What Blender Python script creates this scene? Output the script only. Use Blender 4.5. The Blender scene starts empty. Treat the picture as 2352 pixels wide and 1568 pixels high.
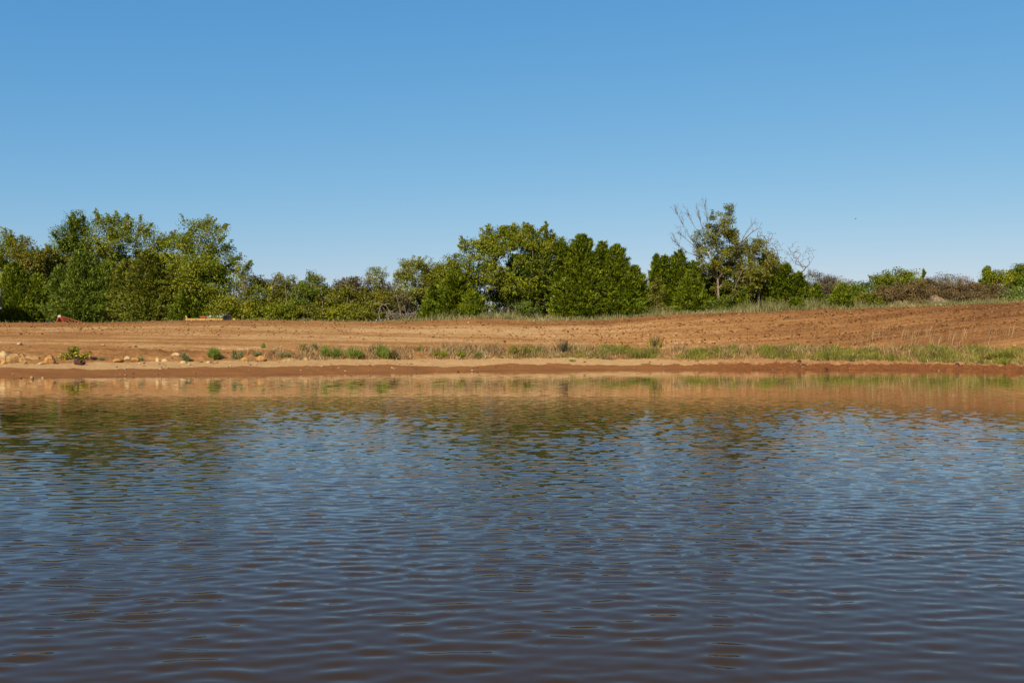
import bpy, math, random
import numpy as np
from math import radians as R

SC = bpy.context.scene
COL = SC.collection
rng = np.random.default_rng(11)
random.seed(11)

# ------------------------------------------------------------------ camera geometry (photo measured on a 2352 x 1568 grid)
F = 2352 * 35 / 36
H = 1.55
PITCH = 0.0
CP, SP = math.cos(PITCH), math.sin(PITCH)

def ray(px, py):
    u = (px - 1176) / F; v = (784 - py) / F
    return np.array([u, CP + v * SP, -SP + v * CP])

def at(px, py, Y):
    d = ray(px, py); t = Y / d[1]
    return np.array([d[0] * t, Y, H + d[2] * t])

def onplane(px, py, z):
    d = ray(px, py); t = (z - H) / d[2]
    return np.array([d[0] * t, d[1] * t, z])

# ------------------------------------------------------------------ terrain profile
def line(tab, z):
    p = np.array([onplane(x, y, z) for x, y in tab]); return p[:, 0], p[:, 1]
WX, WD = line([(-200, 871), (0, 869), (300, 866), (600, 862), (760, 858.5), (1090, 853.5), (1176, 851.5), (1430, 849.5), (1600, 849), (1900, 849.5), (2100, 850.5), (2352, 855.5), (2550, 859)], 0.0)
def edge_line(tab, dist):
    """a line of the shore: picture height py at px, lying at the distance 'dist' gives for px"""
    P = np.array([at(x, y, np.interp(x, dist[0], dist[1])) for x, y in tab]); return P[:, 0], P[:, 1], P[:, 2]
DPX = [-200, 0, 300, 600, 760, 1090, 1430, 1800, 2100, 2352, 2550]
MX, MD, MZ = edge_line([(-200, 846), (0, 844), (250, 850), (560, 841), (740, 841), (890, 837), (1050, 841), (1245, 837), (1430, 838), (1640, 838), (1800, 836), (2050, 839), (2200, 839), (2352, 842), (2550, 844)],
                       (DPX, [46.2, 47.0, 47.8, 50.0, 51.8, 54.6, 56.6, 57.0, 56.3, 52.6, 50.4]))
SX, SD, SZ = edge_line([(-200, 838), (0, 836), (250, 831), (600, 829), (740, 825), (1090, 824), (1245, 823), (1430, 824), (1600, 826), (1700, 825), (1810, 826), (1900, 828), (2050, 830), (2352, 833), (2550, 834)],
                       (DPX, [49.0, 50.0, 51.0, 52.8, 54.2, 56.4, 58.2, 58.6, 57.9, 54.2, 52.0]))
FX, FD, FZ = edge_line([(-200, 806), (0, 806), (400, 806), (800, 803), (1200, 801), (1600, 801), (2000, 803), (2352, 805), (2550, 806)],
                       (DPX, [52.5, 53.5, 54.5, 56.3, 57.7, 60.0, 61.9, 62.3, 61.3, 57.7, 56.0]))
def bounds(X):
    W = np.interp(X, WX, WD); M = np.maximum(np.interp(X, MX, MD), W + .4); S = np.maximum(np.interp(X, SX, SD), M + .35)
    return W, M, S, np.maximum(np.interp(X, FX, FD), S + 1.8)
TT = [(-200, 742), (0, 741), (130, 741), (220, 741), (400, 737), (430, 735.5), (590, 735), (740, 737), (920, 738), (1090, 732), (1135, 731.5), (1220, 737), (1380, 736), (1490, 726), (1617, 720), (1750, 716), (1890, 710), (1960, 711), (2035, 706), (2200, 701), (2352, 694), (2550, 688)]
TP = np.array([at(x, y, 74.0) for x, y in TT]); TX, TZ = TP[:, 0], TP[:, 2]
TD = 74.0

# value noise
LAT = rng.random((256, 256)).astype(np.float32)
def vnoise(x, y):
    xi = np.floor(x).astype(int); yi = np.floor(y).astype(int)
    fx = x - xi; fy = y - yi
    fx = fx * fx * (3 - 2 * fx); fy = fy * fy * (3 - 2 * fy)
    a = LAT[xi & 255, yi & 255]; b = LAT[(xi + 1) & 255, yi & 255]
    c = LAT[xi & 255, (yi + 1) & 255]; d = LAT[(xi + 1) & 255, (yi + 1) & 255]
    return (a * (1 - fx) + b * fx) * (1 - fy) + (c * (1 - fx) + d * fx) * fy - 0.5
def fbm(x, y, o=4, g=0.55):
    s = 0; a = 1
    for i in range(o):
        s = s + a * vnoise(x * 2 ** i + 17.3 * i, y * 2 ** i + 5.1 * i); a *= g
    return s
def sstep(a, b, x):
    t = np.clip((x - a) / (b - a), 0, 1); return t * t * (3 - 2 * t)

def gz(X, Y):
    X = np.asarray(X, float); Y = np.asarray(Y, float)
    W, M, S, Fs = bounds(X); zm = np.interp(X, MX, MZ); zs = np.maximum(np.interp(X, SX, SZ), zm + .05); zf = np.interp(X, FX, FZ)
    zt = np.interp(X, TX, TZ)
    z = np.where(Y < W, np.maximum(-1.3, (Y - W) * 0.05), zm * (Y - W) / (M - W))
    z = np.where(Y > M, zm + (zs - zm) * (Y - M) / (S - M), z)
    t = np.clip((Y - S) / (Fs - S), 0, 1)
    z = np.where(Y > S, zs + (zf - zs) * (1 - (1 - t) ** 1.4), z)
    t = np.clip((Y - Fs) / (TD - Fs), 0, 1)
    z = np.where(Y > Fs, zf + (zt - zf) * (1.12 * t - 0.12 * t * t), z)
    far = zt - 0.16 * sstep(TD, TD + 1.6, Y) + 0.16 * sstep(TD + 3, TD + 8, Y)
    far = far + (1.0 - far) * sstep(110, 260, Y)
    z = np.where(Y > TD, far, z)
    z = np.maximum(z, np.minimum(0.45, (2.6 - Y) * 0.3))       # the near bank the photographer stands on
    return z
def g1(x, y): return float(gz(np.array([x]), np.array([y]))[0])

def gpt(px, py):
    d = ray(px, py); Y = np.arange(33, 90, 0.05); t = Y / d[1]
    zr = H + d[2] * t; zg = gz(d[0] * t, Y)
    k = np.argmax(zr <= zg)
    if zr[k] > zg[k]: k = len(Y) - 1
    return np.array([d[0] * t[k], Y[k], zg[k]])

# ------------------------------------------------------------------ materials
def new_mat(name):
    m = bpy.data.materials.new(name); m.use_nodes = True
    nt = m.node_tree; nt.nodes.clear()
    out = nt.nodes.new('ShaderNodeOutputMaterial')
    return m, nt, out
def N(nt, t, **k):
    n = nt.nodes.new(t)
    for a, v in k.items():
        if a.startswith('i_'):
            key = a[2:]
            n.inputs[int(key) if key.isdigit() else key.replace('_', ' ')].default_value = v
        else: setattr(n, a, v)
    return n
def ramp(nt, fac, stops):
    n = nt.nodes.new('ShaderNodeValToRGB'); e = n.color_ramp.elements
    while len(e) < len(stops): e.new(0.5)
    for q, (p, c) in zip(e, stops): q.position = min(1, p); q.color = (c[0], c[1], c[2], 1)
    nt.links.new(fac, n.inputs[0]); return n.outputs[0]
def mixc(nt, fac, a, b, bt='MIX'):
    n = nt.nodes.new('ShaderNodeMix'); n.data_type = 'RGBA'; n.blend_type = bt
    for s, v in ((n.inputs[0], fac), (n.inputs[6], a), (n.inputs[7], b)):
        if isinstance(v, (int, float)): s.default_value = v
        elif isinstance(v, tuple): s.default_value = (*v, 1)
        else: nt.links.new(v, s)
    return n.outputs[2]

def leaf_mat(name, stops, trans=0.3, gloss=0.02):
    m, nt, out = new_mat(name)
    a = N(nt, 'ShaderNodeAttribute', attribute_name='tint')
    c = ramp(nt, a.outputs['Fac'], stops)
    d = N(nt, 'ShaderNodeBsdfDiffuse'); t = N(nt, 'ShaderNodeBsdfTranslucent'); g = N(nt, 'ShaderNodeBsdfGlossy', i_Roughness=0.5)
    nt.links.new(c, d.inputs[0]); nt.links.new(c, t.inputs[0])
    mx = N(nt, 'ShaderNodeMixShader', i_0=trans); nt.links.new(d.outputs[0], mx.inputs[1]); nt.links.new(t.outputs[0], mx.inputs[2])
    m2 = N(nt, 'ShaderNodeMixShader', i_0=gloss); nt.links.new(mx.outputs[0], m2.inputs[1]); nt.links.new(g.outputs[0], m2.inputs[2])
    nt.links.new(m2.outputs[0], out.inputs[0])
    return m
def rough_mat(name, c1, c2, scale=6, rough=0.85, bump=0.3, metal=0.0, spec=0.3):
    m, nt, out = new_mat(name)
    p = N(nt, 'ShaderNodeBsdfPrincipled', i_Roughness=rough, i_Metallic=metal)
    p.inputs['Specular IOR Level'].default_value = spec
    tc = N(nt, 'ShaderNodeTexCoord'); nz = N(nt, 'ShaderNodeTexNoise', i_Scale=scale, i_Detail=6.0, i_Roughness=0.65)
    nt.links.new(tc.outputs['Object'], nz.inputs['Vector'])
    c = ramp(nt, nz.outputs[0], [(0.32, c1), (0.68, c2)])
    nt.links.new(c, p.inputs['Base Color'])
    b = N(nt, 'ShaderNodeBump', i_Strength=bump, i_Distance=0.05); nt.links.new(nz.outputs[0], b.inputs['Height'])
    nt.links.new(b.outputs[0], p.inputs['Normal']); nt.links.new(p.outputs[0], out.inputs[0])
    return m

M = {}
def st(a, b, c, d=None):
    s = [(0.0, a), (0.5, b), (0.9, c)]
    if d: s.append((1.0, d))
    return s
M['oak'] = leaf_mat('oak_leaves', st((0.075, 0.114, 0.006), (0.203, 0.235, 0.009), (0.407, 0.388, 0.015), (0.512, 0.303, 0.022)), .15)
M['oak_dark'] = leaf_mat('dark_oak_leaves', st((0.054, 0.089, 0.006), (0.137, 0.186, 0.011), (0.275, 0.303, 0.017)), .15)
M['olive'] = leaf_mat('olive_leaves', st((0.086, 0.097, 0.009), (0.204, 0.206, 0.015), (0.348, 0.307, 0.024), (0.391, 0.199, 0.022)), .15)
M['rust'] = leaf_mat('rusty_leaves', st((0.088, 0.084, 0.011), (0.210, 0.203, 0.017), (0.320, 0.258, 0.026), (0.364, 0.135, 0.019)), .15)
M['pale'] = leaf_mat('pale_green_leaves', st((0.121, 0.145, 0.018), (0.250, 0.261, 0.036), (0.402, 0.392, 0.068)), .15)
M['gold'] = leaf_mat('golden_leaves', st((0.101, 0.131, 0.007), (0.256, 0.270, 0.011), (0.457, 0.379, 0.017)), .15)
M['cedar'] = leaf_mat('cedar_sprays', st((0.047, 0.075, 0.005), (0.145, 0.188, 0.006), (0.279, 0.312, 0.011)), 0.1)
M['cedar_bright'] = leaf_mat('bright_cedar_sprays', st((0.046, 0.076, 0.005), (0.142, 0.184, 0.005), (0.266, 0.294, 0.011)), 0.1)
M['cedar_blue'] = leaf_mat('blue_cedar_sprays', st((0.047, 0.083, 0.006), (0.143, 0.194, 0.015), (0.264, 0.316, 0.030)), 0.1)
M['cedar_olive'] = leaf_mat('olive_cedar_sprays', st((0.066, 0.084, 0.007), (0.186, 0.202, 0.017), (0.333, 0.328, 0.034)), 0.1)
M['brown'] = leaf_mat('brown_seed_heads', st((0.083, 0.056, 0.019), (0.215, 0.137, 0.051), (0.363, 0.252, 0.098)), 0.1)
M['mauve'] = leaf_mat('dry_leaves', st((0.077, 0.063, 0.029), (0.171, 0.134, 0.060), (0.275, 0.224, 0.102)), 0.1)
M['weed'] = leaf_mat('weed_leaves', st((0.078, 0.119, 0.022), (0.208, 0.269, 0.040), (0.377, 0.413, 0.072)), .15)
M['weed_grey'] = leaf_mat('grey_weed_leaves', st((0.104, 0.125, 0.044), (0.234, 0.250, 0.088), (0.416, 0.400, 0.154)), .15)
M['weed_gold'] = leaf_mat('yellow_weed_leaves', st((0.078, 0.106, 0.011), (0.273, 0.288, 0.018), (0.598, 0.500, 0.028)), .15)
M['grass'] = leaf_mat('green_grass', st((0.090, 0.101, 0.015), (0.240, 0.230, 0.029), (0.420, 0.352, 0.066), (0.550, 0.368, 0.140)), .15)
M['dry'] = leaf_mat('dry_grass', st((.160, .105, .040), (.380, .250, .105), (.600, .440, .210)), .15)
M['edge_grass'] = leaf_mat('mixed_grass', st((.120, .120, .036), (.260, .235, .085), (.430, .350, .150), (.52, .40, .20)), .15)
M['bark'] = rough_mat('grey_bark', (.10, .075, .05), (.26, .20, .14), 9)
M['bark_pale'] = rough_mat('pale_bark', (.17, .125, .085), (.36, .28, .20), 9)
M['bark_dead'] = rough_mat('dead_wood', (.13, .10, .075), (.30, .24, .18), 9)
M['bark_dark'] = rough_mat('dark_bark', (.05, .035, .025), (.13, .09, .065), 9)
M['rock'] = rough_mat('sandstone', (.27, .14, .045), (.56, .34, .13), 4, bump=0.8)
M['rock_pale'] = rough_mat('pale_limestone', (.44, .28, .11), (.68, .49, .25), 5, bump=0.6)
M['rock_orange'] = rough_mat('orange_sandstone', (.34, .15, .04), (.60, .33, .11), 4, bump=0.8)
M['mud'] = rough_mat('dark_earth', (.045, .022, .012), (.14, .065, .035), 12, bump=1.0)
M['red'] = rough_mat('red_paint', (.26, .035, .02), (.42, .075, .04), 5, 0.5)
M['yellow'] = rough_mat('yellow_paint', (.46, .28, .06), (.64, .42, .12), 5, 0.5)
M['rubber'] = rough_mat('rubber', (.010, .010, .010), (.030, .028, .026), 9, 0.8)
M['steel'] = rough_mat('dull_steel', (.25, .27, .30), (.45, .47, .50), 6, 0.45, metal=0.6)
M['white'] = rough_mat('white_paint', (.78, .77, .76), (.82, .81, .80), 3, 0.35, 0.02)
M['black'] = rough_mat('black_trim', (.012, .012, .013), (.03, .03, .03), 6, 0.85, 0.05, spec=.1)
M['glass'] = rough_mat('dark_glass', (.01, .012, .014), (.02, .022, .024), 3, 0.06, 0.0, spec=0.6)
M['roll'] = rough_mat('weathered_sheet', (.42, .36, .30), (.70, .62, .52), 5)
M['lamp_red'] = rough_mat('red_lens', (.35, .01, .01), (.45, .02, .015), 5, 0.25, 0.0)
M['feather'] = rough_mat('dark_feathers', (.015, .014, .014), (.05, .045, .04), 30)

# ------------------------------------------------------------------ objects
def link(o, parent=None):
    COL.objects.link(o)
    if parent is not None: o.parent = parent
    return o
def quadmesh(name, V, Q, mat, parent=None, tint=None, smooth=False, attrs=None):
    V = np.asarray(V, np.float32); Q = np.asarray(Q, np.int32)
    me = bpy.data.meshes.new(name)
    me.vertices.add(len(V)); me.vertices.foreach_set('co', V.ravel())
    me.loops.add(Q.size); me.loops.foreach_set('vertex_index', Q.ravel())
    me.polygons.add(len(Q)); me.polygons.foreach_set('loop_start', np.arange(len(Q), dtype=np.int32) * 4)
    me.polygons.foreach_set('loop_total', np.full(len(Q), 4, np.int32))
    if smooth: me.polygons.foreach_set('use_smooth', np.ones(len(Q), bool))
    me.update(calc_edges=True)
    A = dict(attrs or {})
    if tint is not None: A['tint'] = tint
    for k, a in A.items():
        at_ = me.attributes.new(k, 'FLOAT', 'POINT'); at_.data.foreach_set('value', np.asarray(a, np.float32))
    if mat: me.materials.append(mat)
    return link(bpy.data.objects.new(name, me), parent)
def tag(o, label, cat, group=None, kind=None):
    if label: o['label'] = label
    if cat: o['category'] = cat
    if group: o['group'] = group
    if kind: o['kind'] = kind
    return o
def thing(name, loc, label, cat, group=None, rz=0.0):
    o = link(bpy.data.objects.new(name, None)); o.location = [float(v) for v in loc]; o.rotation_euler = (0, 0, rz)
    o.empty_display_size = 0.2
    return tag(o, label, cat, group)

def segs(P0, P1, R0, R1, S=5):
    P0 = np.asarray(P0, float); P1 = np.asarray(P1, float); R0 = np.asarray(R0, float); R1 = np.asarray(R1, float)
    d = P1 - P0; d /= np.maximum(np.linalg.norm(d, axis=1, keepdims=True), 1e-9)
    ref = np.where(np.abs(d[:, 2:3]) > 0.9, np.array([[1.0, 0, 0]]), np.array([[0, 0, 1.0]]))
    a = np.cross(d, ref); a /= np.linalg.norm(a, axis=1, keepdims=True); b = np.cross(d, a)
    ang = np.arange(S) * 2 * math.pi / S
    ring = a[:, None, :] * np.cos(ang)[None, :, None] + b[:, None, :] * np.sin(ang)[None, :, None]
    V = np.concatenate([P0[:, None] + ring * R0[:, None, None], P1[:, None] + ring * R1[:, None, None]], 1)
    n = len(P0); base = (np.arange(n) * 2 * S)[:, None]; j = np.arange(S); k = (j + 1) % S
    Q = np.stack([base + j, base + k, base + S + k, base + S + j], -1)
    return V.reshape(-1, 3), Q.reshape(-1, 4)

def unit(v): return v / np.maximum(np.linalg.norm(v, axis=-1, keepdims=True), 1e-9)

def leaves(P, D, L, W, tint, r):
    """one diamond leaf per point: P centre, D long axis"""
    n = len(P); D = unit(D)
    c = np.array([0, 0, 0.75 * P[:, 2].mean()])
    s = unit(np.cross(D, unit(P - c) * .7 + np.array([0, 0, .55]) + r.normal(size=(n, 3)) * .55))   # blades face outwards and to the sky
    L = np.broadcast_to(L, n)[:, None]; W = np.broadcast_to(W, n)[:, None]
    V = np.stack([P - D * L * .5, P + s * W * .5 - D * L * .05, P + D * L * .5, P - s * W * .5 - D * L * .05], 1)
    Q = np.arange(n * 4).reshape(n, 4)
    return V.reshape(-1, 3), Q, np.repeat(tint, 4)

def join(parts):
    Vs, Qs, o = [], [], 0
    for V, Q in parts:
        Vs.append(V); Qs.append(np.asarray(Q) + o); o += len(V)
    return np.concatenate(Vs), np.concatenate(Qs)

class Net:
    """branches grown towards points, radii by the pipe rule"""
    def __init__(s): s.P = []; s.par = []; s.kids = []
    def add(s, p, par):
        s.P.append(np.asarray(p, float)); s.par.append(par); return len(s.P) - 1
    def grow(s, tgt, r, jit=0.12, steps=2, climb=0.6):
        A = np.array(s.P); d = np.linalg.norm(A - tgt, axis=1)
        pen = np.where(A[:, 2] > tgt[2] - 0.15 * d, climb * d + climb, 0)
        k = int(np.argmin(d + pen)); p0 = A[k]; n = k; Ln = d[k]
        for i in range(1, steps + 1):
            f = i / steps
            q = p0 + (tgt - p0) * f + (r.normal(size=3) * jit * Ln * 0.5 * (1 - f) if i < steps else 0)
            q[2] += 0.08 * Ln * math.sin(f * math.pi)
            n = s.add(q, n)
        return n
    def mesh(s, rtip, S=5, p=2.2, rmax=None):
        n = len(s.P); w = np.zeros(n); ch = np.zeros(n, int)
        for i in range(n):
            if s.par[i] >= 0: ch[s.par[i]] += 1
        w[ch == 0] = 1.0
        order = range(n - 1, -1, -1)
        for i in order:
            if s.par[i] >= 0: w[s.par[i]] += w[i]
        w = np.maximum(w, 1); rad = rtip * w ** (1 / p)
        if rmax: rad = np.minimum(rad, rmax * (0.4 + 0.6 * rad / rad.max()))
        A = np.array(s.P); idx = [i for i in range(n) if s.par[i] >= 0]; pr = [s.par[i] for i in idx]
        r1 = rad[idx]; r0 = np.minimum(rad[pr], r1 * 1.35)
        return segs(A[pr], A[idx], r0, r1, S)

def crown_points(n, w, h, cb, r, lobes=8, shell=0.35, top=0.0, depth=None, flat=1.0):
    """n points in a lumpy crown w wide, from cb*h to h"""
    dp = depth or w
    C = []
    for i in range(lobes):
        a = i * 2.4 + r.random() * 0.8; rr = 0.62 * math.sqrt((i + .5) / lobes)
        C.append((math.cos(a) * rr, math.sin(a) * rr, 0.28 + 0.44 * r.random() + top * (1 - rr), 0.30 + 0.16 * r.random()))
    C.append((0, 0, 0.45, 0.42)); C = np.array(C)
    k = r.integers(0, len(C), n * 3)
    d = unit(r.normal(size=(n * 3, 3))); rad = C[k, 3] * r.random(n * 3) ** shell
    P = C[k, :3] + d * rad[:, None] * np.array([1, 1, 0.85 * flat])
    inside = np.zeros(n * 3)
    for c in C:
        q = (P - c[:3]) / np.array([1, 1, .85 * flat]); inside += (np.linalg.norm(q, axis=1) < c[3] * 0.72)
    P = P[np.argsort(inside + r.random(n * 3) * 0.8)[:n]]
    lo, hi = P.min(0), P.max(0)
    P = (P - lo) / (hi - lo)
    P[:, 0] = (P[:, 0] - .5) * w * .92; P[:, 1] = (P[:, 1] - .5) * dp * .92; P[:, 2] = cb * h + P[:, 2] * (h * (0.97 - cb))
    return P

def fit_top(px, top, Y, dx=0.0):
    p = at(px, top, Y); z = g1(p[0], Y); return np.array([p[0], Y, z]), p[2] - z
SCL = lambda Y: Y / F

def broadleaf(name, label, px, top, wpx, Y, mat, bark='bark', cb=0.22, n=130, per=46, leaf=0.17, lobes=8, shoots=26, lean=0.0,
              rtip=0.012, stems=1, group=None, cat='tree', rc=0.42, topb=0.1, seed=0, flat=1.0, dead=0, depth=None, tilt=0.5, rmax=None):
    r = np.random.default_rng(1000 + seed + int(px * 7 + top))
    if cat == 'tree': per = per * 2.75; leaf = leaf * .85; n = int(n * 1.35); shoots = int(shoots * 2.2); rc = rc * .82
    base, h = fit_top(px, top, Y); w = wpx * SCL(Y)
    root = thing(name, base, label, cat, group)
    P = crown_points(n, w, h, cb, r, lobes, top=topb, depth=depth, flat=flat)
    P[:, 0] += lean * (P[:, 2] / h) * w
    net = Net()
    if stems == 1:
        k = 7; th = h * max(cb + 0.28, 0.5); q = -1; off = np.zeros(3)
        for i in range(k):
            f = i / (k - 1); off = off + (r.normal(size=3) * 0.05 * np.array([1, 1, 0]) if i else 0)
            q = net.add(np.array([lean * f * w * 0.4, 0, -0.15 + th * f]) + off, q)
    else:
        c = net.add((0, 0, -0.12), -1)
        for i in range(stems):
            a = i * 2.4 + r.random(); rr = 0.10 * w * (0.4 + r.random())
            q = net.add((math.cos(a) * rr * .4, math.sin(a) * rr * .4, 0.1), c)
            q = net.add((math.cos(a) * rr, math.sin(a) * rr, max(0.25, h * (cb + .1))), q)
    order = np.argsort(np.linalg.norm(P - np.array([0, 0, h * .4]), axis=1))
    tips = []
    for i in order:
        net.grow(P[i], r, steps=3); tips.append(P[i])
    LP, LD, LT, LS = [], [], [], []
    def clump(p, cnt, rad, tb, d0=None):
        q = p + np.clip(r.normal(size=(cnt, 3)), -1.55, 1.55) * rad * np.array([1, 1, 0.62])
        LP.append(q)
        dd = unit(q - p) * 0.6 + r.normal(size=(cnt, 3)) * 0.7 + np.array([0, 0, -0.1])
        LD.append(dd if d0 is None else dd * 0.5 + d0); LT.append(np.clip(tb + r.normal(size=cnt) * 0.17, 0, 1)); LS.append(np.full(cnt, 1.0))
    ctr = np.array([0, 0, h * .5])
    for i, p in enumerate(tips):
        if dead and r.random() < dead: continue
        clump(p, int(per * (0.6 + 0.8 * r.random())), rc * (0.7 + 0.6 * r.random()), 0.42 + r.normal() * 0.12)
    for i in range(shoots):
        p = tips[r.integers(0, len(tips))]
        out = unit(p - ctr) * np.array([1, 1, 0.6]) + np.array([0, 0, tilt]) + r.normal(size=3) * 0.25
        Ls = 0.45 + r.random() * 0.55
        e = p + unit(out) * Ls
        if abs(e[0]) > w * .58 or e[2] > h * 1.04: continue
        net.grow(e, r, steps=2, climb=0)
        for f in np.linspace(0.3, 1, 5): clump(p + unit(out) * Ls * f, max(5, int(per * 0.16)), 0.085, 0.55 + r.normal() * 0.12, unit(out) * 0.5)
    V, Q = net.mesh(rtip, 5, rmax=rmax)
    quadmesh('trunk', V, Q, M[bark], root, smooth=True)
    P_ = np.concatenate(LP); keep = P_[:, 2] > 0.02
    V, Q, T = leaves(P_[keep], np.concatenate(LD)[keep], leaf * (0.6 + 0.8 * r.random(keep.sum())), leaf * 0.62 * (0.6 + 0.6 * r.random(keep.sum())), np.concatenate(LT)[keep], r)
    quadmesh('crown', V, Q, M[mat], root, T)
    return root

def cedar(name, label, px, top, wpx, Y, mat='cedar', nb=260, per=44, tips=None, group=None, spray=0.27, skirt=0.03, power=0.7, up=0.55, seed=0, cat='tree', belly=0.16, depth=None):
    r = np.random.default_rng(5000 + seed + int(px * 3 + top))
    base, h = fit_top(px, top, Y); w = wpx * SCL(Y)
    root = thing(name, base, label, cat, group)
    LP, LD, LT = [], [], []; S0, S1, RA, RB = [], [], [], []
    cones = tips or [(0, 1.0, 1.0)]
    for (dx, hf, wf) in cones:
        hh = h * hf; ww = w * wf * .5; cx = dx * w
        # leader
        zt = np.linspace(0, hh * .98, 9); ax = np.stack([cx * np.clip(zt / (0.4 * hh), 0, 1) + r.normal(size=9) * .03, r.normal(size=9) * .03, zt - .1], 1)
        S0 += list(ax[:-1]); S1 += list(ax[1:]); rr = 0.03 * hh * (1 - zt / hh) ** 0.9 * 0.6 + 0.012
        RA += list(rr[:-1]); RB += list(rr[1:])
        n = int(1.55 * nb * wf * (0.5 + 0.5 * hf))
        lob = r.random(40)
        for i in range(n):
            t = 1 - (1 - r.random()) ** 0.62 if r.random() < .8 else r.random()
            t = skirt + t * (1 - skirt) * 0.995
            a = r.random() * 2 * math.pi
            prof = (1 - t) ** power * min(1.0, 0.62 + (t - skirt) / max(belly, .02) * 0.38)
            k = int((a / 6.2832 * 7 + t * 9)) % 40
            e = up * (0.45 + 0.9 * t) + r.normal() * 0.16
            Lb = max(0.10, ww * prof * (0.62 + 0.34 * lob[k] + 0.34 * (r.random() - .3)) / max(.55, math.cos(e)))
            d = np.array([math.cos(a) * math.cos(e), math.sin(a) * math.cos(e) * ((depth or w) / w), math.sin(e)])
            zc = max(0.08, t * hh - Lb * math.sin(e) * 0.55)
            o = np.array([np.interp(zc, zt, ax[:, 0]), 0, zc]); tip = o + d * Lb
            if tip[2] > hh: tip[2] = hh
            S0.append(o); S1.append(o + (tip - o) * .9); RA.append(0.018 + 0.006 * Lb); RB.append(0.006)
            cnt = int(1.45 * per * (0.35 + 0.65 * min(1, Lb / 1.4)) * (0.7 + .6 * r.random()))
            f = 0.30 + 0.70 * r.random(cnt) ** 0.7
            spread = 0.045 + 0.105 * Lb * (1.15 - f)
            q = o + (tip - o) * f[:, None] + r.normal(size=(cnt, 3)) * spread[:, None] * np.array([1, 1, .8])
            LP.append(q); LD.append(unit(tip - o) + r.normal(size=(cnt, 3)) * 0.42 + np.array([0, 0, .22]))
            LT.append(np.clip(0.40 + r.normal() * 0.15 + 0.14 * (f - .5) + r.normal(size=cnt) * 0.14, 0, 1))
        zl = hh * (0.86 + 0.14 * r.random(60)); q = np.stack([np.full(60, cx), np.zeros(60), zl], 1) + r.normal(size=(60, 3)) * (0.02 + 0.10 * (hh - zl) / hh * 6)[:, None] * np.array([1, 1, .3])
        LP.append(q); LD.append(np.array([0, 0, 1.0]) + r.normal(size=(60, 3)) * .45); LT.append(np.clip(.45 + r.normal(size=60) * .12, 0, 1))
    V, Q = segs(np.array(S0), np.array(S1), np.array(RA), np.array(RB), 5)
    quadmesh('trunk', V, Q, M['bark_dark'], root, smooth=True)
    P = np.concatenate(LP); keep = P[:, 2] > 0.0
    n = keep.sum()
    V, Q, T = leaves(P[keep], np.concatenate(LD)[keep], spray * (0.5 + 0.8 * r.random(n)), spray * 0.27 * (0.6 + 0.7 * r.random(n)), np.concatenate(LT)[keep], r)
    quadmesh('crown', V, Q, M[mat], root, T)
    return root

def bare(name, label, px, top, wpx, Y, bark='bark_dead', cb=0.3, n=60, twig=5, rtip=0.012, lean=0.0, base_px=None, group=None, seed=0, cat='tree', stems=1, rmax=None, root=None, flat=1.0):
    r = np.random.default_rng(9000 + seed + int(px * 3 + top))
    b0, h = fit_top(px if base_px is None else base_px, top, Y); w = wpx * SCL(Y)
    ox = 0.0 if base_px is None else (px - base_px) * SCL(Y)
    root = root or thing(name, b0, label, cat, group)
    P = crown_points(n, w, h, cb, r, 7, shell=0.5, flat=flat); P[:, 0] += ox * 1.0
    net = Net(); q = -1
    if stems == 1:
        for i in range(6):
            f = i / 5; q = net.add((ox * f * .55 + r.normal() * .03, r.normal() * .03, -0.12 + h * max(.42, cb + .12) * f), q)
    else:
        c = net.add((0, 0, -.1), -1)
        for i in range(stems):
            a = i * 2.4 + r.random(); net.add((math.cos(a) * w * .08, math.sin(a) * w * .08, h * (cb + .1)), c)
    ctr = np.array([ox * .5, 0, h * .35])
    for p in P[np.argsort(np.linalg.norm(P - ctr, axis=1))]:
        net.grow(p, r, jit=0.10, steps=3)
        for j in range(twig):
            d = unit(p - ctr) * .8 + r.normal(size=3) * .55 + np.array([0, 0, .35])
            net.grow(p + unit(d) * (0.25 + .45 * r.random()), r, jit=.2, steps=2, climb=0)
    V, Q = net.mesh(rtip, 4, p=2.5, rmax=rmax)
    quadmesh('trunk' if cat == 'tree' else 'branches', V, Q, M[bark], root, smooth=True)
    return root

def blades(P, hgt, wid, lean, tint, r, ldir=None):
    n = len(P); a = r.random(n) * 2 * math.pi
    s = np.stack([np.cos(a), np.sin(a), np.zeros(n)], 1)
    if ldir is None:
        b = r.random(n) * 2 * math.pi; l = np.stack([np.cos(b), np.sin(b), np.zeros(n)], 1)
    else: l = ldir
    hgt = np.broadcast_to(hgt, n)[:, None]; wid = np.broadcast_to(wid, n)[:, None]; lean = np.broadcast_to(lean, n)[:, None]
    up = np.array([[0, 0, 1.0]])
    m = P + up * hgt * .55 + l * hgt * lean * .35; t = P + up * hgt * (1 - 0.35 * lean ** 2) + l * hgt * lean
    V = np.stack([P - s * wid * .5, P + s * wid * .5, m + s * wid * .42, m - s * wid * .42, t + s * wid * .08, t - s * wid * .08], 1)
    b = (np.arange(n) * 6)[:, None]
    Q = np.concatenate([b + np.array([0, 1, 2, 3]), b + np.array([3, 2, 4, 5])], 1).reshape(-1, 4)
    return V.reshape(-1, 3), Q, np.repeat(np.clip(tint, 0, 1), 6)

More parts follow.
